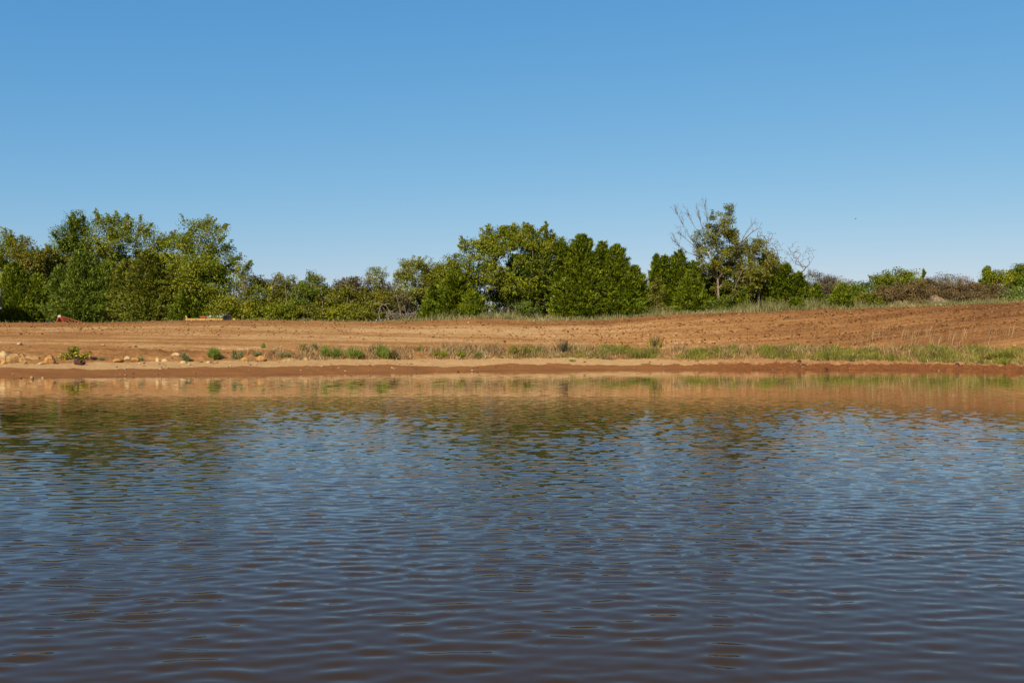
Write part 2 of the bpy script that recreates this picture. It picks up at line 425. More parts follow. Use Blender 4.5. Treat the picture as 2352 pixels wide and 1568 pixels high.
def weed(name, label, px, base_py, wpx, hpx, mat='weed', n=260, group=None, twigs=0, cat='plant', leafy=0.0, seed=0):
    """bushy weed clump of fine upright stems"""
    p = gpt(px, base_py); r = np.random.default_rng(300 + int(px) + seed)
    s = SCL(p[1]); w = wpx * s; h = hpx * s
    root = thing(name, p - np.array([0, 0, .03]), label, cat, group)
    a = r.random(n) * 2 * math.pi; q = np.sqrt(r.random(n))
    l = np.stack([np.cos(a), np.sin(a), np.zeros(n)], 1)
    ns = max(2, int(w / .35)); sc = np.stack([r.uniform(-.34, .34, ns) * w, r.uniform(-.2, .2, ns) * w, np.zeros(ns)], 1); kk = r.integers(0, ns, n)
    shh = (.55 + .5 * r.random(ns)); shh[0] = 1.0
    O = sc[kk]; hh = h * shh[kk] * (1 - 0.45 * q ** 2) * (0.55 + .6 * r.random(n))
    V, Q, T = blades(O + l * q[:, None] * w * .14, hh, 0.022 + .014 * r.random(n), np.clip(q * w * .22 / hh, 0, 1.2), .35 + .18 * q + r.normal(size=n) * .18, r, l)
    m = int(n * (1.2 + leafy)); k = r.integers(0, n, m); f = 0.3 + .7 * r.random(m)
    LP = O[k] + l[k] * (q[k] * w * .14 + f * np.clip(q[k] * w * .22, 0, 1.2 * hh[k]))[:, None] + np.stack([np.zeros(m), np.zeros(m), hh[k] * f * .95], 1) + r.normal(size=(m, 3)) * .03
    LP[:, 2] = np.maximum(LP[:, 2], 0.02)
    V2, Q2, T2 = leaves(LP, l[k] * .5 + np.array([0, 0, .9]) + r.normal(size=(m, 3)) * .5, 0.09 + 0.05 * leafy, 0.03 + 0.04 * leafy, np.clip(.45 + r.normal(size=m) * .2, 0, 1), r)
    Vj, Qj = join([(V, Q), (V2, Q2)])
    quadmesh('foliage', Vj, Qj, M[mat], root, np.concatenate([T, T2]))
    if twigs:
        a = r.random(twigs) * 6.283; l = np.stack([np.cos(a) * .5, np.sin(a) * .5, np.ones(twigs)], 1)
        e = unit(l) * (h * (0.75 + .35 * r.random(twigs)))[:, None]
        V, Q = segs(np.zeros((twigs, 3)) + r.normal(size=(twigs, 3)) * .03 * np.array([1, 1, 0]), e, np.full(twigs, .010), np.full(twigs, .005), 4)
        quadmesh('stem', V, Q, M['bark_dark'], root)
    return root

# ------------------------------------------------------------------ ground sheet
def axis(segs_):
    out = []
    for a, b, st_ in segs_: out.append(np.arange(a, b, st_))
    return np.unique(np.concatenate(out))
gx = axis([(-900, -200, 70), (-200, -60, 7), (-60, -46, .8), (-46, 46, .11), (46, 60, .8), (60, 200, 7), (200, 901, 70)])
gy = axis([(-120, -4, 8), (-4, 4, .25), (4, 33.5, 1.5), (33.5, 40, .5), (40, 48, .09), (48, 62.5, .06), (62.5, 78, .11), (78, 100, .5), (100, 300, 10), (300, 1501, 100)])
X, Y = np.meshgrid(gx, gy)
Z = gz(X, Y)
W_, M_, S_, F_ = bounds(X)
rowc = Y - 0.0016 * np.maximum(X + 6, 0) ** 2 * 2.2 - 0.9 * fbm(X * .05, Y * .05, 2)
n1 = fbm(X * 1.1, Y * 1.1, 4); n2 = fbm(X * 3.1 + 40, Y * 3.1, 3, .7); nl = fbm(X * .25 + 9, Y * .25, 3)
infield = sstep(0, 1.5, Y - F_) * (1 - sstep(TD - .5, TD + .5, Y))
inbank = sstep(-.3, .4, Y - S_) * (1 - sstep(0, 2.0, Y - F_))
inmud = sstep(.02, .3, Y - W_) * (1 - sstep(-.4, .2, Y - S_))
right = sstep(7, 15, X)
n3 = fbm(X * 7.3 + 11, Y * 7.3, 2, .7); LATN = rng.random(X.shape)
rows = np.sin(rowc * 2 * math.pi / 0.75 + 2.0 * fbm(X * .3, Y * .3, 2)) * (.002 + .017 * sstep(-5, 12, X)) + np.sin(rowc * 2 * math.pi / 2.9) * (.004 + .015 * sstep(-5, 12, X))
rough = 0.30 + 0.70 * sstep(-8, 22, X)
Z = Z + infield * (rows * (.5 + rough) + n1 * 0.045 + n2 * 0.018 * (.5 + rough) + (LATN - .5) * .060 * (.05 + rough)) + inbank * (n1 * 0.15 + n2 * 0.07 + (LATN - .5) * .03) + inmud * (n2 * 0.02 + n3 * .012 + nl * .02 + n1 * .055 * (1 - right))
Z = Z + inmud * right * (n1 * 0.07 + n2 * .14 + n3 * .14) + sstep(TD - .5, TD + 1, Y) * (n1 * .12)
Z = np.where((Y > 2) & (Y < W_ - .3), np.minimum(Z, -0.03), Z)
wob = fbm(X * .9 + 3, Y * .6, 4) * .8 + fbm(X * .2, Y * .2, 2) * .7
wet = 1 - sstep(-.40, .40, Y - (M_ + np.where(X > 8, .07 + .16 * n2, 0) + wob * np.where(X > 8, .24, .95)))
sand = (1 - sstep(-.5, .5, Y - (S_ + .02 + wob * .55)))
wetter = 1 - sstep(0.0, .9, Y - W_ + wob * .2)
grassy = sstep(TD - .2, TD + 1.0, Y + wob * .3)
nr, nc = X.shape
ii = np.arange((nr - 1) * (nc - 1)); rI = ii // (nc - 1); cI = ii % (nc - 1); b_ = rI * nc + cI
Q = np.stack([b_, b_ + 1, b_ + nc + 1, b_ + nc], 1)

m, nt, out = new_mat('red_soil')
p = N(nt, 'ShaderNodeBsdfPrincipled', i_Roughness=0.9); p.inputs['Specular IOR Level'].default_value = 0.06
def A(n_): return N(nt, 'ShaderNodeAttribute', attribute_name=n_).outputs['Fac']
def math_(op, a, b):
    n_ = N(nt, 'ShaderNodeMath', operation=op)
    for s_, v_ in ((n_.inputs[0], a), (n_.inputs[1], b)):
        if isinstance(v_, (int, float)): s_.default_value = v_
        else: nt.links.new(v_, s_)
    return n_.outputs[0]
geo = N(nt, 'ShaderNodeNewGeometry'); sep = N(nt, 'ShaderNodeSeparateXYZ'); nt.links.new(geo.outputs['Position'], sep.inputs[0])
cmb = N(nt, 'ShaderNodeCombineXYZ'); nt.links.new(math_('MULTIPLY', sep.outputs[0], 0.045), cmb.inputs[0]); nt.links.new(math_('MULTIPLY', A('row'), 0.55), cmb.inputs[1])
band = N(nt, 'ShaderNodeTexNoise', i_Scale=1.0, i_Detail=5.0, i_Roughness=0.62); nt.links.new(cmb.outputs[0], band.inputs['Vector'])
fine = N(nt, 'ShaderNodeTexNoise', i_Scale=6.0, i_Detail=6.0, i_Roughness=0.85); nt.links.new(geo.outputs['Position'], fine.inputs['Vector'])
patch = N(nt, 'ShaderNodeTexNoise', i_Scale=0.35, i_Detail=4.0, i_Roughness=0.6); nt.links.new(geo.outputs['Position'], patch.inputs['Vector'])
fac = math_('ADD', math_('MULTIPLY', band.outputs[0], 0.68), math_('MULTIPLY', fine.outputs[0], .78))
fac = math_('ADD', fac, math_('MULTIPLY', patch.outputs[0], 0.25)); fac = math_('MULTIPLY', math_('ADD', math_('SUBTRACT', fac, A('moist')), .265), 0.8)
field = ramp(nt, fac, [(0.53, (.050, .022, .011)), (0.70, (.19, .083, .031)), (0.90, (.40, .195, .068)), (1.0, (.56, .35, .16))])
sandc = ramp(nt, fine.outputs[0], [(0.3, (.38, .21, .09)), (0.55, (.55, .335, .145)), (0.75, (.68, .45, .22))])
wetc = ramp(nt, math_('ADD', math_('MULTIPLY', fine.outputs[0], .6), math_('MULTIPLY', patch.outputs[0], .4)), [(0.3, (.21, .082, .026)), (0.6, (.33, .140, .045)), (0.8, (.43, .21, .08))])
wetc = mixc(nt, math_('MULTIPLY', A('wetter'), 0.45), wetc, (.17, .072, .028))
wetc = mixc(nt, math_('MULTIPLY', A('right'), 0.6), wetc, (.17, .058, .020))
grs = ramp(nt, fine.outputs[0], [(0.3, (.10, .075, .03)), (0.6, (.19, .15, .07)), (0.8, (.30, .23, .12))])
mid = N(nt, 'ShaderNodeTexNoise', i_Scale=2.2, i_Detail=5.0, i_Roughness=0.7); nt.links.new(geo.outputs['Position'], mid.inputs['Vector'])
def edge_(n_, k_, q_):
    e_ = math_('ADD', math_('MULTIPLY', math_('SUBTRACT', A(n_), .5), k_), math_('MULTIPLY', math_('SUBTRACT', mid.outputs[0], .5), q_))
    c_ = N(nt, 'ShaderNodeMath', operation='ADD', use_clamp=True); nt.links.new(e_, c_.inputs[0]); c_.inputs[1].default_value = .5
    return c_.outputs[0]
wet_f = edge_('wet', 3.5, 5.0); sand_f = edge_('sand', 3.0, 4.5)
sandc = mixc(nt, math_('MULTIPLY', A('right'), .75), sandc, (.33, .15, .058)); c = mixc(nt, sand_f, field, sandc); c = mixc(nt, wet_f, c, wetc); c = mixc(nt, A('grassy'), c, grs)
nt.links.new(c, p.inputs['Base Color'])
rg = math_('SUBTRACT', 0.92, math_('MULTIPLY', A('wet'), 0.15)); nt.links.new(rg, p.inputs['Roughness'])
bp = N(nt, 'ShaderNodeBump', i_Strength=0.55, i_Distance=0.06); nt.links.new(fine.outputs[0], bp.inputs['Height']); nt.links.new(bp.outputs[0], p.inputs['Normal'])
nt.links.new(p.outputs[0], out.inputs[0]); M['soil'] = m
moist = .10 * inbank * (X < 8) + 0.13 * sstep(2, 26, X) * np.exp(-((rowc - 61) / 6.0) ** 2) + 0.11 * sstep(68, 73, Y) + 0.03 * sstep(5, 25, X) - 0.10 * np.exp(-((X + 4) / 16) ** 2 - ((Y - 67) / 3.5) ** 2)
g = quadmesh('ground', np.stack([X, Y, Z], -1).reshape(-1, 3), Q, M['soil'], smooth=False,
             attrs={'row': rowc.ravel(), 'wet': wet.ravel(), 'sand': sand.ravel(), 'wetter': wetter.ravel(), 'grassy': grassy.ravel(), 'moist': moist.ravel(), 'right': (right * np.ones_like(X)).ravel()})
tag(g, 'red soil field with pale sandy shore sloping to the pond', None, kind='structure')

# ------------------------------------------------------------------ pond
wx = axis([(-140, -36, 6), (-36, -30, .4), (-30, -7, .08), (-7, 7, .055), (7, 30, .08), (30, 36, .4), (36, 141, 6)])
wy = axis([(1.6, 3.6, .3), (3.6, 9, .020), (9, 13, .026), (13, 19, .036), (19, 28, .05), (28, 60.01, .12)])
X, Y = np.meshgrid(wx, wy); X = X.astype(np.float32); Y = Y.astype(np.float32)
r = np.random.default_rng(3)
Zw = np.zeros_like(X)
patchy = 0.92 + 0.8 * fbm(X * .16 + 7, Y * .10 + 3, 3) + .25 * fbm(X * .6, Y * .35, 2)
def waves(nw, l0, sl0, spread, lo, hi, Y_, A_, sg=.38):
    global Zw
    lam = np.exp(r.normal(math.log(l0), sg, nw)).clip(lo, hi); th = r.normal(R(4), R(spread), nw); ph = r.random(nw) * 6.283
    sl = r.uniform(.5, 1.0, nw) * np.exp(-(np.log(lam / l0) / .7) ** 2); sl *= sl0 * math.sqrt(2) / math.sqrt((sl ** 2).sum())
    z = np.zeros_like(X)
    for l_, t_, p_, s_ in zip(lam, th, ph, sl):
        k = 2 * math.pi / l_
        z += (s_ / k * np.sin(k * (X * math.sin(t_) + Y * math.cos(t_)) + p_)).astype(np.float32)
    Zw += z * np.interp(Y, Y_, A_).astype(np.float32)
waves(60, .165, .060, 27, .09, .7, [4, 8, 11, 14, 18, 22, 26, 30, 36, 50], [1.16, 1.05, .78, .48, .30, .22, .18, .15, .13, .10], .30)
waves(60, .11, .060, 36, .08, .2, [4, 8, 11, 14, 18, 22, 26, 30, 40, 52], [.36, .36, .34, .32, .30, .27, .22, .19, .17, .14])
waves(60, .27, .036, 44, .2, .8, [5, 9, 12, 16, 20, 24, 28, 34], [0, .4, .8, 1, .9, .62, .32, .08])
waves(44, .60, .0095, 42, .42, 1.3, [20, 28, 40, 60], [0, .8, 1, .8])
edge = (1 - sstep(29, 33, np.abs(X))) * sstep(3.2, 4.2, Y)
Zw = Zw * np.clip(patchy, .3, 1.5) * edge
nr, nc = X.shape
ii = np.arange((nr - 1) * (nc - 1)); b_ = (ii // (nc - 1)) * nc + ii % (nc - 1)
Q = np.stack([b_, b_ + 1, b_ + nc + 1, b_ + nc], 1)
m, nt, out = new_mat('muddy_water')
body = N(nt, 'ShaderNodeBsdfDiffuse'); body.inputs[0].default_value = (.050, .032, .022, 1)
glo = N(nt, 'ShaderNodeBsdfGlossy', i_Roughness=0.02); glo.inputs[0].default_value = (1, 1, 1, 1)
fr = N(nt, 'ShaderNodeFresnel', i_IOR=1.333)          # glare partly cut by a polarising filter: steeper than plain Fresnel
f1 = N(nt, 'ShaderNodeMath', operation='POWER', i_1=1.6); nt.links.new(fr.outputs[0], f1.inputs[0])
f2 = N(nt, 'ShaderNodeMath', operation='MULTIPLY', use_clamp=True, i_1=1.62); nt.links.new(f1.outputs[0], f2.inputs[0])
mx = N(nt, 'ShaderNodeMixShader'); nt.links.new(f2.outputs[0], mx.inputs[0]); nt.links.new(body.outputs[0], mx.inputs[1]); nt.links.new(glo.outputs[0], mx.inputs[2])
nt.links.new(mx.outputs[0], out.inputs[0])
w = quadmesh('water', np.stack([X, Y, Zw], -1).reshape(-1, 3), Q, m, smooth=True)
tag(w, 'brown rippled pond reflecting the sky and trees', None, kind='structure')

# ------------------------------------------------------------------ trees
# left group
broadleaf('oak_tree', 'yellow green oak at the far left edge with a pointed leafy top', 12, 522, 130, 83, 'oak', cb=.3, n=110, seed=1)
broadleaf('oak_tree', 'oak with rusty red tinted leaves between the far left oak and the tall narrow oak', 78, 545, 120, 81, 'rust', cb=.2, n=120, seed=2)
broadleaf('oak_tree', 'tall dark narrow oak rising highest of the left grove', 166, 484, 78, 84, 'oak_dark', cb=.35, n=80, lobes=5, topb=.4, seed=3)
broadleaf('oak_tree', 'broad yellow green oak in the middle of the left grove with sky showing through', 290, 493, 170, 83, 'oak', cb=.40, n=150, seed=4, per=40)
broadleaf('oak_tree', 'wide open oak with ragged shoots on the right side of the left grove', 432, 500, 196, 81.5, 'oak', cb=.36, n=165, seed=5, per=38, shoots=44, lobes=9)
broadleaf('oak_tree', 'olive oak low in the gap under the tall narrow oak', 135, 560, 120, 82, 'olive', cb=.15, n=110, seed=6)
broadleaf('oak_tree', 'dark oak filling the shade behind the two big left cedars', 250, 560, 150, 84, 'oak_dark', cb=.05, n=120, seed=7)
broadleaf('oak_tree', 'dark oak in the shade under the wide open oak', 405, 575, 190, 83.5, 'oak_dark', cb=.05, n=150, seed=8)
cedar('cedar_tree', 'bright green low cedar at the left edge beside the white truck', 34, 604, 205, 78.6, 'cedar_bright', nb=330, tips=[(0, 1, .8), (.25, .84, .6), (-.3, .9, .6), (.1, .6, .95)], skirt=.0, power=.62, depth=4.6, belly=.05)
cedar('cedar_tree', 'big bluish green cedar standing left of the olive cedar', 188, 574, 215, 78.6, 'cedar_blue', nb=400, tips=[(0, 1, .8), (.24, .86, .55), (-.22, .8, .6), (0, .6, 1)], power=.64, depth=4.6, belly=.05)
cedar('cedar_tree', 'big brownish olive cedar with drooping boughs behind the bare soil crest', 342, 572, 240, 78.6, 'cedar_olive', nb=430, tips=[(0, 1, .8), (-.22, .86, .6), (.25, .8, .6), (0, .62, 1)], power=.62, depth=4.6, up=.25, belly=.05)
broadleaf('oak_tree', 'round leafy green oak at the right end of the left grove', 492, 586, 150, 79, 'oak', cb=.06, n=150, seed=9, stems=4)
cedar('cedar_bush', 'low bright cedar bush behind the yellow implement', 440, 655, 120, 77.8, 'cedar_bright', nb=200, skirt=.0, power=.5, belly=.03, cat='bush')
broadleaf('shrub', 'yellow green shrub right above the black tyre', 520, 676, 90, 76.8, 'gold', cb=.02, n=70, seed=10, stems=4, cat='shrub', leaf=.14, shoots=12, rc=.3)
bare('dead_shrub', 'grey leafless shrub at the right end of the left grove', 562, 640, 46, 77.2, n=34, cb=.2, stems=4, cat='shrub')

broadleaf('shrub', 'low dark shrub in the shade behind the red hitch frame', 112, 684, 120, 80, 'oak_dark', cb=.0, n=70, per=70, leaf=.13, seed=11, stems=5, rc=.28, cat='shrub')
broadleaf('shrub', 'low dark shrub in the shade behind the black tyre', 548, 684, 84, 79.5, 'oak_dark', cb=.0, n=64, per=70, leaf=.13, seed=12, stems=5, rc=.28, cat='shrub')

# low brush between the groves
GB = 'shrubs in the low brush between the two groves'
brush = [
 (590, 628, 66, 80, 'olive', 'olive shrub next to the left grove on the brush skyline'),
 (618, 633, 60, 82, 'mauve', 'brownish dry shrub second from the left grove on the brush skyline'),
 (650, 630, 60, 80, 'rust', 'rust coloured twiggy shrub above the pale leaning stems'),
 (684, 637, 62, 81, 'olive', 'dull olive shrub between the rust coloured one and the green peaked one'),
 (712, 624, 60, 80, 'oak_dark', 'green shrub with a small peak, highest of the left half of the brush'),
 (745, 637, 66, 79.5, 'olive', 'green shrub just right of the small peak'),
 (782, 642, 64, 82, 'mauve', 'grey brown twiggy shrub in the lowest dip of the brush'),
 (812, 638, 62, 80, 'mauve', 'dry grey shrub left of the tall airy pale tree'),
 (842, 636, 60, 81, 'brown', 'brown shrub directly left of the tall airy pale tree'),
 (895, 646, 56, 81, 'mauve', 'grey twiggy shrub between the airy pale tree and the right grove'),
 (600, 660, 76, 78.2, 'oak', 'leafy green shrub low in front at the left end of the brush'),
 (648, 668, 70, 78.0, 'olive', 'olive shrub around the pale leaning stems'),
 (700, 655, 80, 78.0, 'oak_dark', 'dark green shrub with shady hollows in the middle of the brush'),
 (760, 660, 80, 78.0, 'olive', 'olive shrub with a thin dead stem in front'),
 (825, 660, 86, 78.2, 'olive', 'brownish olive shrub left of the arched dead branch'),
 (875, 668, 80, 78.2, 'rust', 'reddish olive shrub behind the arched dead branch'),
 (918, 672, 50, 79, 'mauve', 'dry shrub behind the pile of fallen branches'),
 (590, 696, 80, 76.8, 'gold', 'low yellow green shrub at the front left of the brush'),
 (650, 700, 76, 76.7, 'oak', 'low bright green shrub in front of the leaning stems'),
 (716, 702, 70, 76.8, 'olive', 'low olive shrub at the field edge in the middle of the brush'),
 (775, 700, 66, 76.8, 'gold', 'low shrub with pale yellow leaves at the field edge'),
 (830, 704, 66, 76.8, 'olive', 'low shrub at the field edge left of the arched branch'),
]
for i, (x_, t_, w_, y_, m_, l_) in enumerate(brush):
    twg = m_ in ('mauve', 'brown', 'rust')
    broadleaf('shrub', l_, x_, t_, w_ * 1.15, y_, m_, cb=.03, n=70 if y_ > 77.5 else 48, per=100 if not twg else 84, leaf=.135, stems=5, group=GB, cat='shrub', seed=20 + i, rc=.27, shoots=14,
              bark='bark_dark' if not twg else 'bark', rtip=.008, depth=2.6)
broadleaf('airy_tree', 'slender pale grey green airy tree sticking up from the brush', 866, 613, 48, 80.5, 'pale', cb=.35, n=48, per=24, leaf=.12, rc=.24, seed=44, bark='bark_pale', shoots=10)
def stems(name, label, lines_, Y, bark, cat, group=None, rad=.035):
    p0 = at(*lines_[0][0][:2], Y); base = np.array([p0[0], Y, g1(p0[0], Y)])
    root = thing(name, base, label, cat, group); S0, S1, RA, RB = [], [], [], []
    for L in lines_:
        pts = []
        for i, q in enumerate(L):
            w_ = at(q[0], q[1], Y + (q[2] if len(q) > 2 else 0)) - base; pts.append(w_)
        for i in range(len(pts) - 1):
            f0 = 1 - .75 * i / len(pts); f1 = 1 - .75 * (i + 1) / len(pts)
            S0.append(pts[i]); S1.append(pts[i + 1]); RA.append(rad * f0); RB.append(rad * f1)
    V, Q_ = segs(np.array(S0), np.array(S1), np.array(RA), np.array(RB), 6)
    quadmesh('trunk' if cat == 'tree' else 'branches', V, Q_, M[bark], root, smooth=True)
    return root
stems('dead_sapling', 'pale leaning dead stem forked at the top in the left brush', [[(619, 692), (624, 676), (626, 662), (634, 646)], [(626, 662), (622, 648)]], 77.1, 'bark_pale', 'dead tree')
stems('dead_sapling', 'pale upright dead stem beside the leaning forked one', [[(659, 698), (657, 676), (655, 658), (658, 646)]], 77.1, 'bark_pale', 'dead tree', rad=.03)
stems('dead_sapling', 'pair of thin pale dead stems in the middle of the brush', [[(683, 696), (680, 676), (676, 656)], [(683, 696), (684, 678), (686, 660)]], 77.1, 'bark_pale', 'dead tree', rad=.028)
stems('dead_sapling', 'thin straight grey dead stem low in front of the olive shrub', [[(742, 722), (741, 706), (741, 690)]], 76.4, 'bark_pale', 'dead tree', rad=.03)
stems('dead_branch', 'pale arched dead branch standing at the field edge', [[(872, 733), (870, 718), (873, 706), (879, 699), (887, 702), (893, 712), (905, 718)], [(879, 699), (868, 696), (856, 698)], [(882, 700), (890, 697), (897, 699)], [(893, 712), (899, 724), (910, 731)]], 75.6, 'bark_pale', 'dead branch', rad=.036)
r = np.random.default_rng(77)
pile = []
for i in range(34):
    x0 = r.uniform(884, 958); y0 = r.uniform(722, 733); a = r.uniform(-.2, 2.6); L_ = r.uniform(12, 34)
    x1 = x0 + math.cos(a) * L_; y1 = max(y0 - abs(math.sin(a)) * L_ * .8, 692); dy = r.uniform(-.9, .9)
    pile.append([(x0, y0, dy), ((x0 + x1) / 2 + r.normal() * 2, (y0 + y1) / 2 - 3, dy), (x1, y1, dy + r.normal() * .2)])
pile += [[(922, 728), (917, 706), (913, 688), (905, 672)], [(934, 728), (931, 712), (926, 700)]]
stems('branch_pile', 'tangled pile of grey fallen branches at the field edge', pile, 76.0, 'bark_dead', 'brush pile', rad=.028)
stems('dead_sapling', 'two pale leaning twigs crossing in the brown shrub left of the arched branch', [[(800, 708), (806, 696), (815, 686)], [(792, 712), (797, 694), (800, 678)]], 77.2, 'bark_pale', 'dead tree', rad=.022)

# central grove
broadleaf('oak_tree', 'pale green oak at the left end of the central grove', 946, 593, 80, 80.5, 'pale', cb=.12, n=100, seed=51, leaf=.13, rc=.3)
broadleaf('oak_tree', 'olive round oak behind the left cedar of the central grove', 1004, 602, 76, 81, 'olive', cb=.1, n=100, seed=52, leaf=.14, rc=.32)
broadleaf('oak_tree', 'yellow green leafy oak leaning on the left side of the biggest oak', 1046, 590, 86, 79.6, 'oak', cb=.1, n=110, seed=53)
cedar('cedar_tree', 'spreading dark cedar with long slanting boughs left of the biggest oak', 1030, 622, 150, 78, 'cedar', nb=300, tips=[(.1, 1, .9), (-.22, .72, .6)], power=.6, up=.5, belly=.05)
cedar('cedar_bush', 'feathery bright green cedar bush beside the fallen branches', 984, 690, 56, 76.4, 'cedar_bright', nb=110, power=.5, up=.8, skirt=0, belly=.03, cat='bush')
cedar('cedar_bush', 'feathery green cedar bush at the foot of the biggest oak', 1086, 664, 74, 76.6, 'cedar_bright', nb=170, power=.55, up=.95, skirt=0, belly=.03, cat='bush')
broadleaf('oak_tree', 'biggest oak of the central grove with ragged yellow green shoots on top', 1168, 513, 214, 78.8, 'oak', cb=.20, n=220, seed=54, per=44, shoots=64, lobes=10, bark='bark', depth=6.0, rmax=.24)
broadleaf('oak_tree', 'dense oak with a dark centre right of the biggest oak', 1240, 520, 130, 79.8, 'oak_dark', cb=.18, n=160, seed=55, shoots=50, lobes=7, topb=.2)
cedar('cedar_tree', 'thin cedar spire poking out above the dense central oak', 1254, 506, 60, 81, 'cedar', nb=120, power=.9)
broadleaf('oak_tree', 'low dark oak in the shade at the foot of the biggest oak', 1200, 610, 140, 80.5, 'oak_dark', cb=.03, n=120, seed=56, stems=3)
cedar('cedar_tree', 'tall pointed cedar in the middle of the central grove', 1337, 538, 190, 78.4, 'cedar', nb=430, tips=[(0, 1, .9), (.24, .93, .62), (-.26, .95, .65), (.02, .78, 1)], power=.56, belly=.05)
cedar('cedar_tree', 'pointed cedar with two tips at the right end of the central grove', 1415, 561, 176, 78.2, 'cedar', nb=400, tips=[(0, 1, .8), (-.2, .97, .66), (.24, .72, .66), (0, .74, 1)], power=.58, belly=.05)
cedar('cedar_bush', 'low dark cedar filling in front of the two pointed central cedars', 1300, 640, 120, 77.4, 'cedar', nb=220, power=.5, skirt=0, belly=.03, cat='bush', tips=[(0, 1, .8), (.3, .8, .6)])
cedar('cedar_bush', 'low rounded cedar at the right foot of the central grove', 1440, 636, 96, 77.4, 'cedar_bright', nb=200, power=.5, skirt=0, belly=.03, cat='bush')
broadleaf('shrub', 'thin bushy shrub at the low notch between the central grove and the pale stemmed sapling', 1474, 632, 50, 81, 'olive', cb=.05, n=56, per=26, leaf=.12, seed=57, stems=3, rc=.24, cat='shrub')
broadleaf('shrub', 'dark shrub with dead leaves under the biggest oak', 1215, 694, 70, 76.6, 'oak_dark', cb=.02, n=56, seed=58, stems=4, leaf=.12, rc=.24, cat='shrub')

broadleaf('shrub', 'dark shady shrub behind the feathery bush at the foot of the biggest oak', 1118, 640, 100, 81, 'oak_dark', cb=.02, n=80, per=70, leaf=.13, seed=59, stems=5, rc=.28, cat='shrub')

# right grove
cedar('cedar_tree', 'narrow cedar with a pale stemmed sapling in front at the left of the right grove', 1507, 582, 74, 79, 'cedar', nb=210, power=.62, skirt=.03)
broadleaf('sapling', 'slim sapling with a pale stem and sparse olive leaves', 1508, 636, 40, 77.4, 'olive', cb=.12, n=44, per=20, leaf=.11, rc=.2, seed=60, bark='bark_pale', shoots=6)
cedar('cedar_tree', 'bushy cedar with several spiky tips left of the tall half bare tree', 1560, 574, 140, 79.2, 'cedar', nb=340, tips=[(.0, 1, .85), (-.24, .93, .6), (.24, .84, .66), (0, .74, 1)], power=.56)
cedar('cedar_tree', 'dark glossy low cedar standing forward at the field edge', 1586, 622, 100, 76.6, 'cedar', nb=330, power=.56, up=.75, skirt=0, belly=.04, tips=[(0, 1, .9), (.2, .74, .6), (-.2, .7, .6)])
t_ = broadleaf('half_bare_tree', 'tall half bare tree with dead branches reaching above the right grove', 1652, 470, 118, 78.2, 'olive', cb=.24, n=145, per=38, leaf=.14, rc=.27, seed=61, bark='bark_pale', shoots=20, lobes=9, topb=.35, rmax=.20)
def limbs(root, Y, paths, bark, rad, r, name='dead_branch', twig=6, tl=.9):
    b0 = np.array(root.location); S0, S1, RA, RB = [], [], [], []
    for L in paths:
        pts = [at(q[0], q[1], Y + (q[2] if len(q) > 2 else 0)) - b0 for q in L]
        n = len(pts)
        for i in range(n - 1):
            f0 = 1 - .8 * i / (n - 1); f1 = 1 - .8 * (i + 1) / (n - 1)
            S0.append(pts[i]); S1.append(pts[i + 1]); RA.append(rad * f0); RB.append(rad * f1)
            d0 = unit(pts[i + 1] - pts[i])
            if i < 1: continue
            for j in range(twig):
                s = pts[i] + (pts[i + 1] - pts[i]) * r.random(); d = unit(d0 + r.normal(size=3) * .45 + np.array([0, 0, .2]))
                L1 = tl * (.4 + .8 * r.random()); e = s + d * L1 * .5; e2 = e + unit(d + r.normal(size=3) * .3 + np.array([0, 0, .25])) * L1 * .5
                S0 += [s, e]; S1 += [e, e2]; RA += [.012, .009]; RB += [.009, .005]
                for _ in range(2):
                    e3 = e + unit(d + r.normal(size=3) * .6) * L1 * .35; S0.append(e); S1.append(e3); RA.append(.008); RB.append(.004)
    V, Q_ = segs(np.array(S0), np.array(S1), np.array(RA), np.array(RB), 5)
    return quadmesh(name, V, Q_, M[bark], root, smooth=True)
r = np.random.default_rng(5)
limbs(t_, 78.2, [[(1650, 640), (1618, 600), (1600, 570), (1578, 532), (1560, 500), (1552, 486)],
                 [(1600, 570), (1575, 548), (1556, 532)], [(1612, 592), (1580, 580), (1560, 566), (1550, 552)],
                 [(1640, 610), (1622, 550), (1608, 508), (1598, 474)], [(1620, 556), (1596, 522), (1576, 484)],
                 [(1655, 600), (1666, 540), (1678, 500), (1686, 480)], [(1636, 590), (1628, 530), (1622, 490), (1618, 470)]], 'bark', .030, r, twig=9)
t_ = broadleaf('leaning_tree', 'tree with a dark leaning trunk and bare limbs stretching up to the right', 1716, 556, 96, 78.8, 'olive', cb=.25, n=90, per=24, leaf=.13, rc=.27, seed=62, stems=1, shoots=10, rmax=.06)
limbs(t_, 78.0, [[(1682, 692), (1686, 672), (1692, 650), (1700, 632), (1716, 606), (1738, 590), (1762, 572)],
                 [(1700, 632), (1712, 610), (1728, 588), (1752, 568), (1775, 560)],
                 [(1690, 600), (1700, 560), (1716, 530), (1734, 508)], [(1700, 560), (1724, 536), (1745, 522)],
                 [(1704, 640), (1724, 628), (1740, 612)]], 'bark', .055, r, 'limb', twig=5, tl=.6)
broadleaf('oak_tree', 'olive brown oak on a thin pale trunk in the right grove', 1741, 548, 110, 78.4, 'olive', cb=.30, n=95, per=24, leaf=.14, rc=.32, seed=63, bark='bark_pale', rmax=.13)
bare('bare_tree', 'leafless treetop just behind the olive brown oak', 1764, 536, 56, 80.5, n=26, cb=.6, twig=4)
bare('bare_tree', 'leafless grey tree with crooked spreading branches at the right end of the right grove', 1828, 570, 84, 80.5, n=44, cb=.42, twig=5, bark='bark_dead', rtip=.008)
